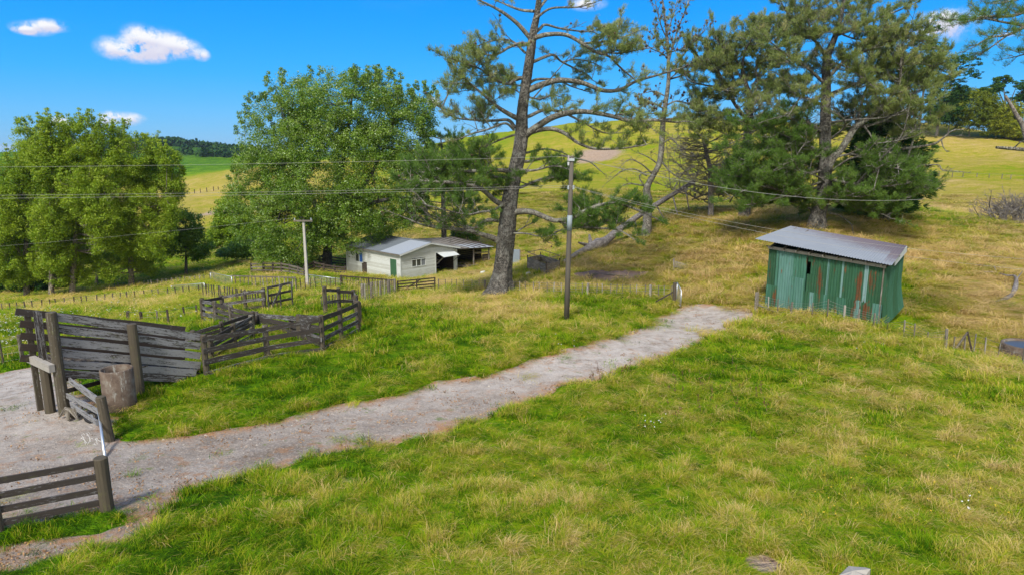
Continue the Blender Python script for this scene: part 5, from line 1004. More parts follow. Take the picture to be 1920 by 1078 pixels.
def hill_pine():
    B = G(1532,430); y = B[1]; t = thing('pine_tree', 'broad many limbed pine with grey branches standing behind the green shed roof', 'pine tree', B, 'pine trees')
    pl = [(1535,400),(1545,360),(1547,300),(1547,234),(1549,167),(1551,110),(1567,67),(1580,17),(1588,-40)]
    trunk_np('trunk', B, trunkpts(B, pl), [.62,.56,.50,.44,.38,.33,.27,.2,.14,.08], BARKP, t, 22, .45, .09, 7); w = Wood(); f = Foliage(); f2 = Foliage()
    def lm(pts, dy, r0, r1, fo=f, **k): limb(w, fo, lp_(y, pts, dy), r0, r1, **k)
    lm([(1546,330),(1560,300),(1580,277),(1604,240),(1631,220),(1657,197),(1685,160),(1690,110)], -1.5, .34, .07, start=.45, L=2.2, fl=.8, dens=1.2, tone=.5)
    A_ = dict(start=.25, L=2.5, fl=.9, dens=1.35, tone=.5)
    for pts, dy, r0 in (([(1551,112),(1535,85),(1510,60),(1480,30),(1462,0)],-1,.13),([(1551,112),(1525,70),(1515,30),(1520,-20)],2,.12),([(1567,67),(1600,55),(1640,38),(1690,18),(1720,5)],-1,.13),([(1560,80),(1590,30),(1625,0),(1650,-30)],2,.1),([(1549,160),(1510,125),(1470,100),(1440,75)],-2,.13),
        ([(1549,150),(1590,110),(1640,90),(1700,70),(1750,90)],-2,.15),([(1549,180),(1600,160),(1660,130),(1720,120),(1765,130)],1,.14),([(1548,200),(1500,180),(1460,170),(1430,185)],2,.12),([(1604,240),(1650,230),(1700,205),(1750,190)],-2,.12),([(1604,240),(1620,180),(1640,130),(1660,80)],2,.12),
        ([(1631,220),(1680,215),(1720,225),(1760,215)],-1,.09),([(1549,140),(1565,120),(1600,135),(1640,165)],-3,.08),([(1580,25),(1560,-10),(1520,-30)],0,.08),([(1567,60),(1610,75),(1650,65)],-2,.07),([(1660,195),(1700,170),(1735,150),(1760,110)],2,.08),([(1657,197),(1700,180),(1740,165),(1775,150)],0,.08)): lm(pts, dy, r0, .03, **A_)
    for pts, dy, r0 in (([(1546,250),(1500,225),(1450,230),(1400,255),(1370,270)],-2,.13),([(1546,290),(1500,270),(1440,280),(1390,310)],-3,.13),([(1546,320),(1490,330),(1430,335),(1370,330)],-2,.12),([(1545,350),(1480,360),(1420,350),(1360,375)],-3,.11),([(1546,340),(1500,355),(1450,375),(1400,385)],-3.5,.09),
        ([(1547,335),(1600,345),(1650,350),(1700,345)],-3,.11),([(1540,375),(1590,380),(1640,385),(1690,375)],-2.5,.10),([(1550,300),(1600,290),(1650,310),(1700,320)],-3,.10),([(1547,280),(1520,300),(1480,305),(1450,320)],-3.5,.08),([(1580,385),(1620,395),(1650,400),(1670,410)],-2.5,.07),([(1547,360),(1570,370),(1600,365)],-3.5,.07),([(1500,270),(1460,250),(1420,240),(1390,230)],-2,.07)):
        lm(pts, dy, r0, .03, f2, start=.2, L=2.3, fl=.88, dens=1.35, tone=.45)
    for pts, dy in (([(1520,190),(1505,220),(1512,260),(1498,285)],-2.5),([(1555,230),(1600,225),(1650,222),(1690,215)],-3.5),([(1640,260),(1650,300),(1640,350)],-3.5),([(1590,365),(1620,330),(1650,300),(1690,255),(1705,200)],-3),([(1530,160),(1500,185),(1480,215)],-3),([(1560,320),(1590,300),(1620,290),(1640,270)],-3.5),([(1660,280),(1680,300),(1685,325)],-3),([(1550,345),(1530,330),(1500,320),(1490,305)],-4),([(1560,260),(1585,235),(1570,210)],-3),([(1610,225),(1630,250),(1640,270)],-3),([(1700,300),(1715,250),(1710,200)],-1)):
        lm(pts, dy, .09, .03, start=.3, L=1.0, fl=.0, bare=.5, dens=.8)
    TP = trunkpts(B, pl)
    fill(w, f, [(1470,60,45,50),(1520,60,60,60),(1600,50,70,60),(1680,70,60,60),(1735,110,45,45),(1650,140,80,50),(1560,150,70,50),(1480,150,50,50),(1710,180,45,40),(1600,220,70,40),(1450,230,60,40),(1700,230,45,35)], 105, y, TP, start=.15, L=1.7, fl=.62, dens=1.4, tone=.58, bare=.4)
    fill(w, f2, [(1380,320,50,45),(1440,300,50,40),(1420,360,60,30),(1500,330,50,50),(1620,330,60,50),(1690,330,40,40),(1600,380,60,22),(1490,260,50,30)], 75, y, TP, start=.15, L=1.7, fl=.85, dens=1.4, tone=.48, bare=.2)
    for _ in range(3): fill(w, f, [(1600,250,110,60),(1500,230,90,60),(1620,340,60,40),(1480,330,70,40),(1600,120,90,60)], 16, y-1.5, TP, start=.25, L=1.1, fl=.0, dens=1.2, bare=.6, twr=.026)
    lm([(1690,280),(1745,272),(1765,262),(1785,246),(1808,243)], -1, .10, .03, start=.85, L=.6, fl=0, dens=.6, bare=0); lm([(1765,262),(1768,275),(1775,285)], -1, .05, .02, start=.8, L=.3, fl=0, dens=.5); lm([(1780,255),(1800,255)], -1, .04, .02, start=.8, L=.3, fl=0, dens=.5)
    lm([(1690,310),(1735,310),(1760,310),(1768,320),(1800,322),(1812,324)], -1, .07, .02, start=.5, L=.7, fl=0, dens=1.0, bare=.2)
    lm([(1555,400),(1575,405),(1595,420),(1600,438)], -1, .08, .03, start=.6, L=.6, fl=.0, bare=.5, dens=.7)
    w.build('limbs', BARKG, t); f.needles('needles', NEED, t, 20, .21, .03, 1.3); f2.needles('needles', NEEDG, t, 20, .23, .03, 1.3)
hill_pine()
def left_hill_pine():
    B = G(1400,392); B = S(Wy(1402,300,60)[0], 60); y = 60; t = thing('pine_tree', 'twisted open crowned pine between the thin pine and the broad hill pine', 'pine tree', B, 'pine trees')
    pl = [(1402,330),(1401,270),(1403,234),(1407,187),(1398,157),(1392,125),(1400,85)]
    trunk_np('trunk', B, trunkpts(B, pl), [.45,.42,.38,.34,.26,.2,.13,.07], BARKP, t, 16, .3, .07, 6); w = Wood(); f = Foliage()
    for pts, dy, r0 in (([(1403,230),(1380,200),(1360,165),(1350,140),(1335,110)],-1,.16),([(1360,165),(1320,160),(1290,150),(1282,130)],-1,.09),([(1398,220),(1378,195),(1376,165),(1370,120),(1360,80)],1,.12),([(1407,187),(1420,160),(1418,120),(1430,80)],0,.11),([(1398,157),(1370,120),(1360,90),(1370,60)],1,.08),([(1400,90),(1420,60),(1450,45)],0,.07),([(1407,187),(1440,170),(1470,175)],-1,.09),
        ([(1350,140),(1320,120),(1300,90)],-2,.07),([(1392,125),(1365,100),(1345,75),(1340,60)],0,.07),([(1404,230),(1350,225),(1310,215),(1290,225)],-1,.08),([(1402,250),(1370,255),(1330,240),(1290,245)],-2,.08),([(1410,160),(1440,130),(1460,110)],1,.08),([(1430,90),(1460,90),(1480,70)],1,.06)):
        limb(w, f, lp_(y, pts, dy), r0, .03, start=.3, L=2.3, fl=.75, dens=1.5, tone=.55, bare=.2)
    fill(w, f, [(1310,120,35,50),(1370,110,50,60),(1430,100,45,55),(1340,200,50,45),(1420,190,50,45),(1300,230,35,30),(1450,60,30,30)], 68, y, trunkpts(B, pl), start=.15, L=1.6, fl=.6, dens=1.4, tone=.55, bare=.4)
    w.build('limbs', BARKG, t); f.needles('needles', NEED, t, 20, .22, .034, 1.3)
left_hill_pine()
def mid_pine():
    B = S(Wy(832,440,82)[0], 82); y = 82; t = thing('pine_tree', 'smaller green pine half hidden left of the big pine, behind the white shed', 'pine tree', B, 'pine trees')
    trunk_np('trunk', B, trunkpts(B, [(832,420),(831,370),(830,320),(828,280),(826,255)]), [.34,.3,.26,.2,.12,.05], BARKP, t, 14, .2, .06, 6); w = Wood(); f = Foliage()
    for i in range(26):
        py = 262+i*6.6; s = 1 if i % 2 else -1; L_ = 28+ (py-262)*.34*random.uniform(.7,1.1); limb(w, f, lp_(y, [(829,py),(829+s*L_*.5,py-4),(829+s*L_,py-random.uniform(2,16))], random.uniform(-4,3)), .07, .02, start=.2, L=1.7, fl=.8, dens=1.2, tone=.45, bare=.3 if py > 370 else 0)
    w.build('limbs', BARKG, t); f.needles('needles', NEEDG, t, 20, .25, .038, 1.3)
mid_pine()
def cypress():
    B = S(Wy(1660,395,60)[0], 60); y = 60; t = thing('cypress_tree', 'dense dark green cypress with drooping layered sprays at the right of the pines', 'cypress tree', B)
    trunk_np('trunk', B, trunkpts(B, [(1655,350),(1650,280),(1648,220),(1646,190)]), [.5,.45,.35,.22,.1], BARKP, t, 14, .2, .06, 6); w = Wood(); f = Foliage()
    for i in range(70):
        g = i/63; py = 205+g*168; a = i*2.4; L_ = (2.3+1.4*math.sin(min(1, g*1.1)*1.9))*random.uniform(.6,1.1)*(.45+.55*min(1,g*4)); p = Wy(1655, py, y); d = np.array([math.cos(a), math.sin(a), -.12+.2*(1-g)]); e = p+d*L_
        w.tube([p, (p+e)/2+[0,0,.2], e], .06, .015, 4)
        for j in range(int(18+24*g)):
            h = random.random()**.6; c = p+(e-p)*h+[random.gauss(0,.45), random.gauss(0,.45), random.gauss(0,.22)]; f.add(c, nrm(d*[1,1,0]+[0,0,-.1]), random.gauss(.45,.16), random.uniform(.8,1.3))
    w.build('limbs', BARKP, t); f.needles('foliage', LEAFD, t, 15, .5, .085, .5)
cypress()
def over_branch():
    B = S(*Wy(2180,600,27)[:2]); y = B[1]; t = thing('pine_tree', 'pine at the right whose leafy limb reaches into the top corner', 'pine tree', B, 'pine trees')
    trunk_np('trunk', B, trunkpts(B, [(2185,500),(2180,300),(2170,100),(2165,-60),(2160,-200)]), [.5,.45,.4,.33,.25,.12], BARKP, t, 18, .4, .07, 6); w = Wood(); f = Foliage()
    for pts, dy, r0, k in (([(2168,60),(2080,70),(1990,30),(1925,50),(1890,66),(1855,72),(1820,92)],-1,.12,{}),([(2168,20),(2050,0),(1960,10),(1900,30),(1850,32),(1800,38),(1765,36)],0,.10,{}),([(1925,50),(1880,42),(1840,36),(1800,45)],-.6,.05,{}),([(1990,35),(1950,90),(1915,104),(1890,110)],.4,.05,{}),([(2100,-20),(1990,-30),(1910,0),(1860,8)],0,.06,{}),([(1890,66),(1850,95),(1825,110)],0,.035,{})):
        limb(w, f, lp_(y, pts, dy), r0, .015, start=.35, L=.95, fl=.95, dens=3.2, tone=.55, size=.62, twr=.012, sides=6)
    w.tube(catmull(lp_(y, [(2180,330),(2050,300),(1960,285),(1905,280),(1868,277)], -.5)), .12, .05, 8, rough=.1); w.tube(lp_(y, [(1900,279),(1912,268),(1925,262)], -.5), .03, .015, 5)
    w.build('limbs', BARKG, t); f.needles('needles', NEEDG, t, 22, .17, .016, 1.2)
over_branch()

# --- leafy trees
def crown_tree(name, label, base, stems, lobes, mat, bark, n, k=30, rad=.6, size=.13, tone=.45, sil=.06, group=None, tr=.3, hollow=.55, fork=40, flat=.75, tonez=.12, gap=.42, gs=.5, cat='tree', part='leaves', sprigs=0):
    """stems: list of world point lists; lobes: (centre world, rx, ry, rz)"""
    t = thing(name, label, cat, base, group); w = Wood()
    for i, s in enumerate(stems): w.tube(catmull(s, 6), tr if i == 0 else tr*.6, tr*.18, 10 if i == 0 else 7, rough=.12)
    f = Foliage(); vol = np.array([l[1]*l[2]*l[3] for l in lobes])**.75; vol = vol/vol.sum(); SP = np.concatenate([np.array(catmull(s, 6))[3:] for s in stems]); m = 0; tries = 0
    while m < n and tries < n*6:
        tries += 1; l = lobes[np.searchsorted(np.cumsum(vol), random.random()*.999)]; d = np.array([random.gauss(0,1) for _ in range(3)]); d /= np.linalg.norm(d)+1e-9; r = hollow+(1-hollow)*random.random()**.8
        c = np.asarray(l[0])+d*r*np.array(l[1:]); 
        if mnoise.noise(Vector(c*gs)) < gap-.5: continue
        if c[2] < base[2]+1.0: continue
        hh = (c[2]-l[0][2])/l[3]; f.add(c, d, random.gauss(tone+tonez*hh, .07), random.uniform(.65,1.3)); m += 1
        if m <= fork:
            j = np.argmin(((SP-c)**2).sum(1)*(1+.6*(SP[:,2] > c[2]))); p = SP[j]; q = (p+c)/2+[0,0,-.12*np.linalg.norm(c-p)]; w.tube([p, q, (q+c)/2+[0,0,.1], c], .03+.008*np.linalg.norm(c-p), .012, 4)
    for _ in range(sprigs):
        l = random.choice(lobes); a = random.uniform(0, 6.28); e = random.uniform(.15,1.0); d = nrm([math.cos(a)*(1-e*.6), math.sin(a)*(1-e*.6), e]); c = np.asarray(l[0])+d*np.array(l[1:])*random.uniform(.95,1.12); hh = random.uniform(.3,1.0)
        if any((((c-np.asarray(q[0]))/np.array(q[1:]))**2).sum() < .8 for q in lobes if q is not l): continue
        w.tube([c-d*1.2, c, c+[0,0,hh]], .03, .008, 3)
        for j in range(3): f.add(c+[random.gauss(0,.12), random.gauss(0,.12), hh*j/2], d, random.gauss(tone, .08), random.uniform(.35,.6))
    w.build('trunk', bark, t); f.leaves(part, mat, t, k, rad, size, flat, sil); return t
def lobe(px, py, y, rx, rz, ry=None):
    c = Wy(px, py, y); s = y/1280*1.0; return (c, rx*s, (ry if ry else (rx+rz)/2)*s, rz*s)
b = G(612,512); b = S(Wy(612,505,76)[0], 76); y = b[1]
st_ = [[b, Wy(614,470,y), Wy(618,430,y), Wy(632,360,y), Wy(650,260,y), Wy(660,180,y)], [Wy(616,440,y), Wy(590,380,y-1), Wy(560,320,y), Wy(540,240,y)], [Wy(617,430,y), Wy(660,380,y-1), Wy(700,320,y), Wy(740,230,y)], [Wy(614,460,y), Wy(580,420,y-3), Wy(520,380,y-3)], [Wy(620,410,y), Wy(700,380,y-3), Wy(760,370,y-2)]]
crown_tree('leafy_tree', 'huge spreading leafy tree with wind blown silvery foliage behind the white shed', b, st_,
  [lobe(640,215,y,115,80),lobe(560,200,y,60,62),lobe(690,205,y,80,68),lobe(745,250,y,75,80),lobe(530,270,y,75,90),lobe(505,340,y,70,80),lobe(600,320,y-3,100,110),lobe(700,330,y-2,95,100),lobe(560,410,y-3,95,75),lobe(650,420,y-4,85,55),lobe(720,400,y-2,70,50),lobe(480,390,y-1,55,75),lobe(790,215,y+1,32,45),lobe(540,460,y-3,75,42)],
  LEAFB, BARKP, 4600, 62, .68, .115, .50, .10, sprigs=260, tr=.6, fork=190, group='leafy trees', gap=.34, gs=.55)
pop = [(50,555,78,.30),(95,551,76,.27),(134,549,77,.30),(246,533,80,.3),(182,548,88,.2)]
plob = {0:[(20,345,40,50),(55,262,24,34),(62,310,40,46),(38,380,50,45),(8,430,45,45),(62,430,40,40),(20,490,40,35),(60,500,34,30),(-30,380,40,60),(24,522,38,18)],1:[(100,255,22,32),(92,300,34,42),(104,350,36,50),(98,420,36,50),(112,480,30,34),(84,500,24,26),(112,522,22,16)],2:[(132,250,18,28),(160,246,20,26),(188,255,22,26),(152,300,42,42),(195,305,38,44),(165,360,48,50),(150,420,44,42),(190,400,40,50),(150,485,32,28),(205,452,36,34),(165,520,30,16)],
 3:[(225,262,20,26),(256,290,24,30),(285,280,18,26),(315,300,20,24),(240,325,40,40),(290,335,38,42),(325,345,22,32),(255,385,50,46),(305,395,38,42),(235,440,52,42),(290,450,44,40),(225,490,34,26),(275,495,34,24),(210,512,34,18)],4:[(205,430,34,40),(180,400,40,45),(190,490,34,30),(125,460,34,36)]}
pst = {0:[[(48,480),(55,380),(58,270)],[(46,500),(20,440),(-5,420)]],1:[[(97,480),(98,380),(100,270)],[(97,490),(120,440),(135,420)]],2:[[(140,470),(148,370),(152,270)],[(146,400),(175,350),(190,310)]],3:[[(245,480),(250,400),(262,310)],[(246,470),(290,410),(310,370)],[(248,450),(215,400),(180,390)]],4:[[(182,500),(186,430)]]}
plab = ['leftmost tall poplar with pale forked limbs in the poplar row','second tall poplar with a straight pinkish trunk in the poplar row','third tall poplar with a pale leaning trunk in the poplar row','wide poplar with a dark trunk standing at the right of the poplar row','slim poplar half hidden behind the tall poplar row']
for i, (px, py, yy, r) in enumerate(pop):
    b = S(Wy(px, py, yy)[0], yy); y = yy; stems = [[(b if j == 0 else Wy(*s[0], y))]+[Wy(a, c, y+random.uniform(-1,1)) for a, c in (s if j == 0 else s[1:])] for j, s in enumerate(pst[i])]
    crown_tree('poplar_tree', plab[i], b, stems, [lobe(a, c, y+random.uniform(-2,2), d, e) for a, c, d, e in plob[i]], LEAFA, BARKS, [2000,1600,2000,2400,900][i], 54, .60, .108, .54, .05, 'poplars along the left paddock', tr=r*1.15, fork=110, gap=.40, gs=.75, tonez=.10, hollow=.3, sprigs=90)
b = S(Wy(349,520,86)[0], 86); crown_tree('small_tree', 'small round dark green tree standing right of the poplar row', b, [[b, Wy(349,480,86), Wy(347,440,86), Wy(350,405,86)]], [lobe(348,430,86,36,40),lobe(330,455,86,28,30),lobe(368,458,86,26,32)], LEAFB, BARKP, 520, 44, .65, .15, .34, .02, 'leafy trees', tr=.2, fork=40, gap=.3)
b = S(Wy(428,500,108)[0], 108); crown_tree('small_tree', 'loose green willowy tree in the hollow left of the huge leafy tree', b, [[b, Wy(430,460,108), Wy(432,420,108), Wy(435,390,108)]], [lobe(432,410,108,34,42),lobe(420,445,108,32,30),lobe(450,440,108,34,40)], LEAFA, BARKS, 600, 40, .8, .19, .42, .02, 'leafy trees', tr=.2, fork=40, gap=.36)
b = S(Wy(478,500,92)[0], 92); crown_tree('small_tree', 'low dark leafy bushy tree beside the far yards under the huge leafy tree', b, [[b, Wy(478,485,92), Wy(478,470,92)]], [lobe(470,470,92,40,30),lobe(440,485,92,35,22),lobe(510,480,92,30,26)], LEAFB, BARKP, 500, 40, .7, .17, .28, .01, 'leafy trees', tr=.15, fork=20)
b = S(Wy(20,560,92)[0], 92); crown_tree('conifer_tree', 'dark dense conifer in the shade behind the poplar row at the left edge', b, [[b, Wy(22,480,92), Wy(22,420,92)]], [lobe(22,470,92,50,50),lobe(60,510,92,60,42),lobe(-10,520,92,50,42),lobe(110,525,94,45,28)], LEAFD, BARKP, 1100, 40, .8, .2, .4, 0, tr=.25, fork=10, hollow=.3, gap=.1)
b = S(Wy(878,448,88)[0], 88); crown_tree('small_tree', 'little bushy green tree just behind the roof of the open lean-to', b, [[b, Wy(876,442,88), Wy(876,432,88)]], [lobe(862,440,88,14,11),lobe(888,442,88,12,10)], LEAFB, BARKP, 110, 36, .45, .17, .4, .02, 'leafy trees', tr=.1, fork=8)
# hill top trees at the right
for i, (px, py, yy, lobs, mt, lab, nm, tn, gp) in enumerate([
  (1760,222,170,[(1765,120,34,14),(1800,118,38,16),(1740,150,28,15),(1790,150,42,18),(1825,138,16,8),(1775,175,36,20)],LEAFD,'dark wind shaped pine on the hill top behind the broad hill pine','pine_tree',.45,'hill top trees'),
  (1725,215,175,[(1745,55,20,9),(1725,80,28,16),(1755,90,26,12),(1720,130,34,26)],LEAFD,'tall dark pine rising behind the crown of the broad hill pine','pine_tree',.5,'hill top trees'),
  (1820,232,165,[(1815,200,42,34),(1850,208,28,34),(1845,185,24,18),(1795,222,24,22),(1830,226,30,20)],LEAFY,'large rounded dark olive bush on the crest of the right hill','bush',.28,'hill top bushes'),
  (1868,248,150,[(1875,222,30,30),(1858,236,24,20),(1895,215,22,26),(1885,245,26,18)],LEAFY,'yellow green rounded bush in the middle of the hill top bushes','bush',.55,'hill top bushes'),
  (1900,262,140,[(1905,248,26,20),(1925,252,24,20)],LEAFY,'small bright yellow green bush at the lower right of the hill top','bush',.75,'hill top bushes'),
  (1780,230,180,[(1785,205,26,24),(1760,215,22,18),(1800,180,20,16)],LEAFD,'dark low shrub behind the olive bush on the hill crest','bush',.5,'hill top bushes'),
  (1892,232,190,[(1880,152,16,10),(1905,165,14,9),(1870,165,14,8),(1915,172,22,22),(1850,172,18,8)],LEAFD,'thin umbrella crowned gum tree above the yellow bushes','gum_tree',.6,'hill top trees')]):
    yy = min(221, G(px, {1760:246,1725:250,1820:246,1868:254,1900:262,1780:244,1892:246}[px])[1]); b = S(Wy(px, py, yy)[0], yy); top = min(l[1] for l in lobs)+6; tr_ = .45 if 'tree' in nm else .2
    stems = [[b, Wy((px+lobs[0][0])/2, (py+top)/2+8, yy), Wy(lobs[0][0], lobs[0][1], yy)]] + [[Wy((px*2+lobs[0][0])/3, (py*2+top)/3, yy), Wy(l[0], l[1], yy)] for l in lobs[1:4]]
    crown_tree(nm, lab, b, stems, [lobe(a, c, yy, d, e) for a, c, d, e in lobs], mt, BARKP, 480 if 'tree' in nm else 900, 30, .8, .28, tn, .0, gp, tr=tr_, fork=60, gap=.4 if 'tree' in nm else .15, gs=.25, hollow=.4, flat=.35 if 'tree' in nm else .75, cat={'bush':'bush','gum_tree':'gum tree','pine_tree':'pine tree'}[nm], part='foliage')
b = S(Wy(1925,262,60)[0], 60); b = S(Wy(1960,400,60)[0], 60); o = thing('dead_tree', 'bare pale leaning dead trunk crossing the hill top bushes at the right edge', 'dead tree', b); w = Wood(); w.tube(catmull([b, Wy(1925,262,60), Wy(1905,215,60), Wy(1885,180,60)]), .3, .1, 9, rough=.1); w.build('trunk', BARKD, o)

# --- dead and fallen wood
def fallen():
    a = G(1058,489); ymid = 60; t = thing('fallen_tree', 'long fallen grey pine lying up the slope behind the thin pine', 'fallen tree', G(1120,462)); w = Wood()
    pts = [Wy(1055,492,52.5), Wy(1090,472,56), Wy(1130,455,58.5), Wy(1165,428,61), Wy(1205,400,63.5), Wy(1250,372,66), Wy(1300,342,68)]
    w.tube(catmull(pts), .3, .2, 12, radii=np.interp(np.linspace(0,1,37), [0,.2,.3,.36,.5,1], [.12,.26,.58,.36,.29,.20]), rough=.14)
    for k, (px, py) in enumerate(((1085,455),(1110,470),(1092,480),(1115,455),(1105,440))): w.tube([Wy(1108,462,57.5), Wy(px, py, 56.5+k*.4)], .25, .08, 6, rough=.3)
    for (p, q) in (((1230,385),(1245,410)),((1262,370),(1270,402)),((1285,352),(1292,395)),((1190,412),(1195,435))): w.tube([Wy(*p, 65.5), Wy(*q, 65)], .09, .05, 5)
    f = Foliage()
    for i in range(34): px, py = random.uniform(1265,1400), random.uniform(310,385); limb(w, f, [Wy(px, py, 68), Wy(px+random.uniform(-35,45), py+random.uniform(-35,15), 67), Wy(px+random.uniform(-60,80), py+random.uniform(-55,10), 66)], .07, .02, start=.1, L=1.7, fl=0, bare=.9, dens=1.3, twr=.022)
    w.build('trunk', BARKD, t)
    t = thing('dead_tree', 'bare grey twiggy dead tree between the thin pine and the hill pines', 'dead tree', S(Wy(1335,380,63)[0], 63)); w = Wood(); b = S(Wy(1335,380,63)[0], 63)
    w.tube(catmull([b-[0,0,.3], Wy(1332,330,63), Wy(1325,290,63), Wy(1318,262,63)]), .28, .12, 9, rough=.15)
    for i in range(40): py = random.uniform(258,350); s = random.choice((-1,1)); limb(w, f, [Wy(1328,py,63), Wy(1328+s*random.uniform(15,40), py-random.uniform(-14,18), 62+random.uniform(-1,1)), Wy(1328+s*random.uniform(40,85), py-random.uniform(-28,20), 62+random.uniform(-2,2))], .06, .015, start=.15, L=1.3, fl=0, bare=1.0, dens=1.3, twr=.02)
    w.build('trunk', BARKD, t)
fallen()
b = S(Wy(1885,432,70)[0], 70); t = thing('dead_brush', 'bare grey fallen dead brushwood heap at the right edge', 'dead tree', b); w = Wood(); f = Foliage()
for i in range(26): a = random.uniform(0, 6.28); px = random.uniform(1850,1935); limb(w, f, [S(Wy(px,432,70)[0],70), Wy(px+random.uniform(-20,20), random.uniform(385,415), 70), Wy(px+random.uniform(-45,40), random.uniform(365,412), 70+random.uniform(-2,2))], .09, .025, start=.1, L=1.6, fl=0, bare=.9, dens=1.0, twr=.03)
w.build('branches', BARKD, t)
y = G(1880,560)[1]; t = thing('fallen_branch', 'pale crooked fallen branch lying on the brown slope right of the green shed', 'branch', G(1890,560)); w = Wood()
gp_ = lambda px, py, h=.08: G(px, py)+[0,0,h]
w.tube(catmull([gp_(1863,569), gp_(1882,564,.12), gp_(1897,556,.15), gp_(1904,540,.3), gp_(1901,531,.45), gp_(1886,525,.3), gp_(1864,516,.2), gp_(1845,513,.1)]), .05, .04, 8, radii=np.interp(np.linspace(0,1,43), [0,.15,.4,.6,1], [.05,.13,.14,.07,.04]), rough=.12)
w.tube([gp_(1904,535,.35), gp_(1915,525,.6)], .05, .02, 5); w.tube([gp_(1868,517,.2), gp_(1862,513,.5)], .03, .02, 5); w.build('wood', BARKD, t)
# --- wild carrot flowers, dock weeds
def flowers(name, label, spots, mat, h, r, k=1):
    w = Wood(); V, Fq, T = [], [], []
    for (x, y_, z) in spots:
        hh = h*random.uniform(.7,1.3); p = np.array([x, y_, z]); tp = p+[random.gauss(0,.05), random.gauss(0,.05), hh]; w.tube([p, tp], .006, .004, 3)
        for j in range(7): a = random.uniform(0, 6.28); q = tp+np.array([math.cos(a), math.sin(a), 0])*r*random.random()+[0,0,random.uniform(-.01,.02)]; s = r*.35; b0 = len(V); V.extend([q+[-s,-s,0], q+[s,-s,.01], q+[s,s,0], q+[-s,s,.01]]); Fq.append([b0,b0+1,b0+2,b0+3])
    loc = spots[0]; o = thing(name, label, 'flowers', loc); o['kind'] = 'stuff'; mesh_np('flower_heads', np.array(V), np.array(Fq), mat, o, None, False, None, o.location); w.build('stems', NEEDG, o)
def spots_px(n, box): 
    out = []
    while len(out) < n: px, py = random.uniform(box[0], box[2]), random.uniform(box[1], box[3]); g = G(px, py); out.append(g)
    return out
flowers('wild_carrot', 'scattered white wild carrot flower heads in the left paddock grass', spots_px(70, (0,600,60,660))+spots_px(60, (60,580,380,612))+spots_px(60, (0,585,120,640))+spots_px(16,(150,560,300,580)), WHITEM, .5, .05)
flowers('small_daisies', 'tiny white flowers scattered in the grass beside the track', spots_px(8, (1440,610,1475,650))+spots_px(10, (1200,790,1260,820))+spots_px(6, (1790,940,1830,970))+spots_px(10,(1600,640,1660,665))+spots_px(6,(1040,630,1110,660)), WHITEM, .22, .02)
flowers('buttercups', 'tiny yellow flowers dotted through the foreground grass', spots_px(40, (1500,840,1900,1000))+spots_px(25, (850,780,1200,960)), m_plain('yellow_petal', (.6,.40,.02), .6), .22, .016)
docks = Foliage(); wd = Wood(); t = None
sp_ = [g for g in spots_px(90,(1050,680,1250,735)) if .0 < track_sd(np.array([g[0]]), np.array([g[1]]))[0] < .7][:16]+spots_px(40,(1250,690,1440,790))+[G(693,840), G(1120,700), G(1180,690)]
t = thing('dock_weeds', 'rusty brown dock weed stalks standing in the grass along the track edge', 'weeds', sp_[0]); t['kind'] = 'stuff'
for g in sp_:
    h = random.uniform(.25,.5); tp = g+[random.gauss(0,.07), random.gauss(0,.07), h]; wd.tube([g, (g+tp)/2, tp], .009, .006, 3)
    for j in range(5): docks.add(g+(tp-g)*random.uniform(.4,1)+[random.gauss(0,.035), random.gauss(0,.035), 0], np.array([0,0,1.0]), .5, .5)
wd.build('stalks', CONEM, t); docks.leaves('seeds', m_leaf('dock_seed', [(0,(.10,.045,.015)),(1,(.22,.10,.04))], .2), t, 8, .05, .02, 1.0, 0)
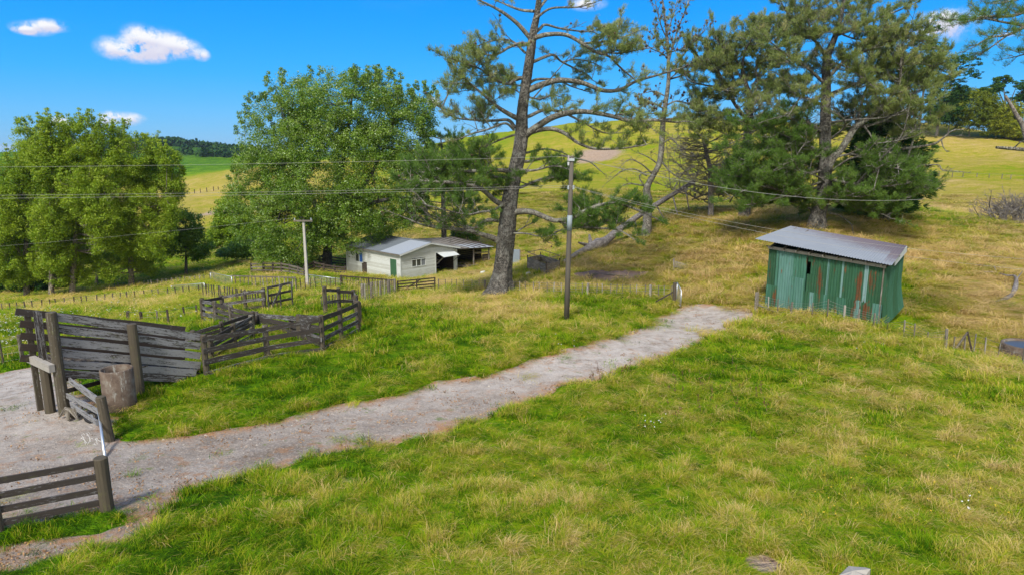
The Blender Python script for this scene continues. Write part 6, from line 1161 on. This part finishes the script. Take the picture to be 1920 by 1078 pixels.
# --- loose stones on the track
def stones():
    n = 9000; a = RNG.uniform(R(-52), R(20), n); r = np.exp(RNG.uniform(math.log(13), math.log(42), n)); x, y = r*np.sin(a), r*np.cos(a); d = track_sd(x, y); k = (d < .1) & (RNG.random(n) < np.where(d > -.8, .8, .4)); x, y, d = x[k], y[k], d[k]; n = len(x)
    z = ter(x, y)+(fbm(x*2.2, y*2.2, 4)-.5)*.05; s = RNG.uniform(.010,.030,n)*(1+.8*(RNG.random(n) < .04)); o8 = np.array([[1,0,0],[0,1,0],[-1,0,0],[0,-1,0],[0,0,.7],[0,0,-.6]]); sc = 1+.45*RNG.normal(0,1,(n,6,1)).clip(-1,1)
    v = (np.stack([x,y,z+.004],-1)[:,None]+o8[None]*sc*s[:,None,None]).reshape(-1,3); f0 = np.array([[0,1,4],[1,2,4],[2,3,4],[3,0,4],[1,0,5],[2,1,5],[3,2,5],[0,3,5]]); f = (np.arange(n)[:,None,None]*6+f0[None]).reshape(-1,3)
    m, N, out = material('loose_stone'); principled(N, out, N.ramp(N.attr('tone'), [(0,(.10,.07,.05)),(.3,(.22,.18,.14)),(.7,(.28,.24,.20)),(.97,(.40,.36,.31))]), .9)
    props(mesh_np('loose_stones', v, f, m, None, {'tone': np.repeat(RNG.random(n), 6)}), 'small loose stones scattered over the gravel track', 'gravel', kind='stuff')
    litter = Foliage()
    n = 5200; a = RNG.uniform(R(-52), R(22), n); r = np.exp(RNG.uniform(math.log(13), math.log(44), n)); x, y = r*np.sin(a), r*np.cos(a); d = track_sd(x, y); k = (d < .15) & ((fbm(x*.8+4, y*.8, 4) > .52) | (d > -.5)); x, y = x[k], y[k]; z = ter(x, y)+.03
    for p in zip(x, y, z): litter.add(np.array(p), UP, random.gauss(.5,.2), 1.0)
    o = props(bpy.data.objects.new('leaf_litter', None), 'brown dead leaves and straw littering the track edges', 'leaf litter', kind='stuff'); COL.objects.link(o)
    litter.leaves('dead_leaves', m_leaf('dead_leaf', [(0,(.12,.06,.025)),(.5,(.26,.14,.06)),(1,(.42,.27,.13))], .1), o, 5, .16, .035, .08, 0)
stones()
# --- far woods
f = Foliage(); C_ = []
def woods(n, azr, rr_, tn):
    for i in range(n):
        az = R(random.uniform(*azr)); r = random.uniform(*rr_); x, y_ = math.sin(az)*r, math.cos(az)*r
        if fbm(np.array([x*.012]), np.array([y_*.012]), 3)[0] < tn: continue
        h = random.uniform(5, 11); z = tz(x, y_); f.add(np.array([x, y_, z+h*.45]), UP, random.gauss(.35,.15), h/10)
woods(1500, (-30.5,-25.2), (900,1120), .38); woods(700, (-25.5,-20), (750,1300), .5); woods(300, (-40,-8), (1500,3000), .6)
o = props(bpy.data.objects.new('distant_woods', None), 'far off dark woods covering the hills on the left horizon', 'woods', kind='stuff'); COL.objects.link(o)
f.leaves('woods', LEAFD, o, 26, 7.0, 3.0, .8, 0)
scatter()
# ------------------------------------------------------------------ air
def haze():
    me = bpy.data.meshes.new('haze'); x0, x1, y0, y1, z0, z1 = -6500, 6500, -60, 6200, float(gz.min())-1, 60
    v = [(x,y,z) for x in (x0,x1) for y in (y0,y1) for z in (z0,z1)]; me.from_pydata(v, [], [(0,1,3,2),(4,6,7,5),(0,4,5,1),(2,3,7,6),(0,2,6,4),(1,5,7,3)])
    o = bpy.data.objects.new('haze', me); COL.objects.link(o); props(o, 'thin blue haze fading the farthest hills', 'haze', kind='stuff')
    m = bpy.data.materials.new('haze'); m.use_nodes = True; m.node_tree.nodes.clear(); n = NT(m.node_tree); out = n.add('ShaderNodeOutputMaterial'); p = n.add('ShaderNodeVolumePrincipled', Color=(.72,.84,1.0), Density=.00007, Anisotropy=.3); n.l.new(p.outputs[0], out.inputs['Volume']); me.materials.append(m)
haze()
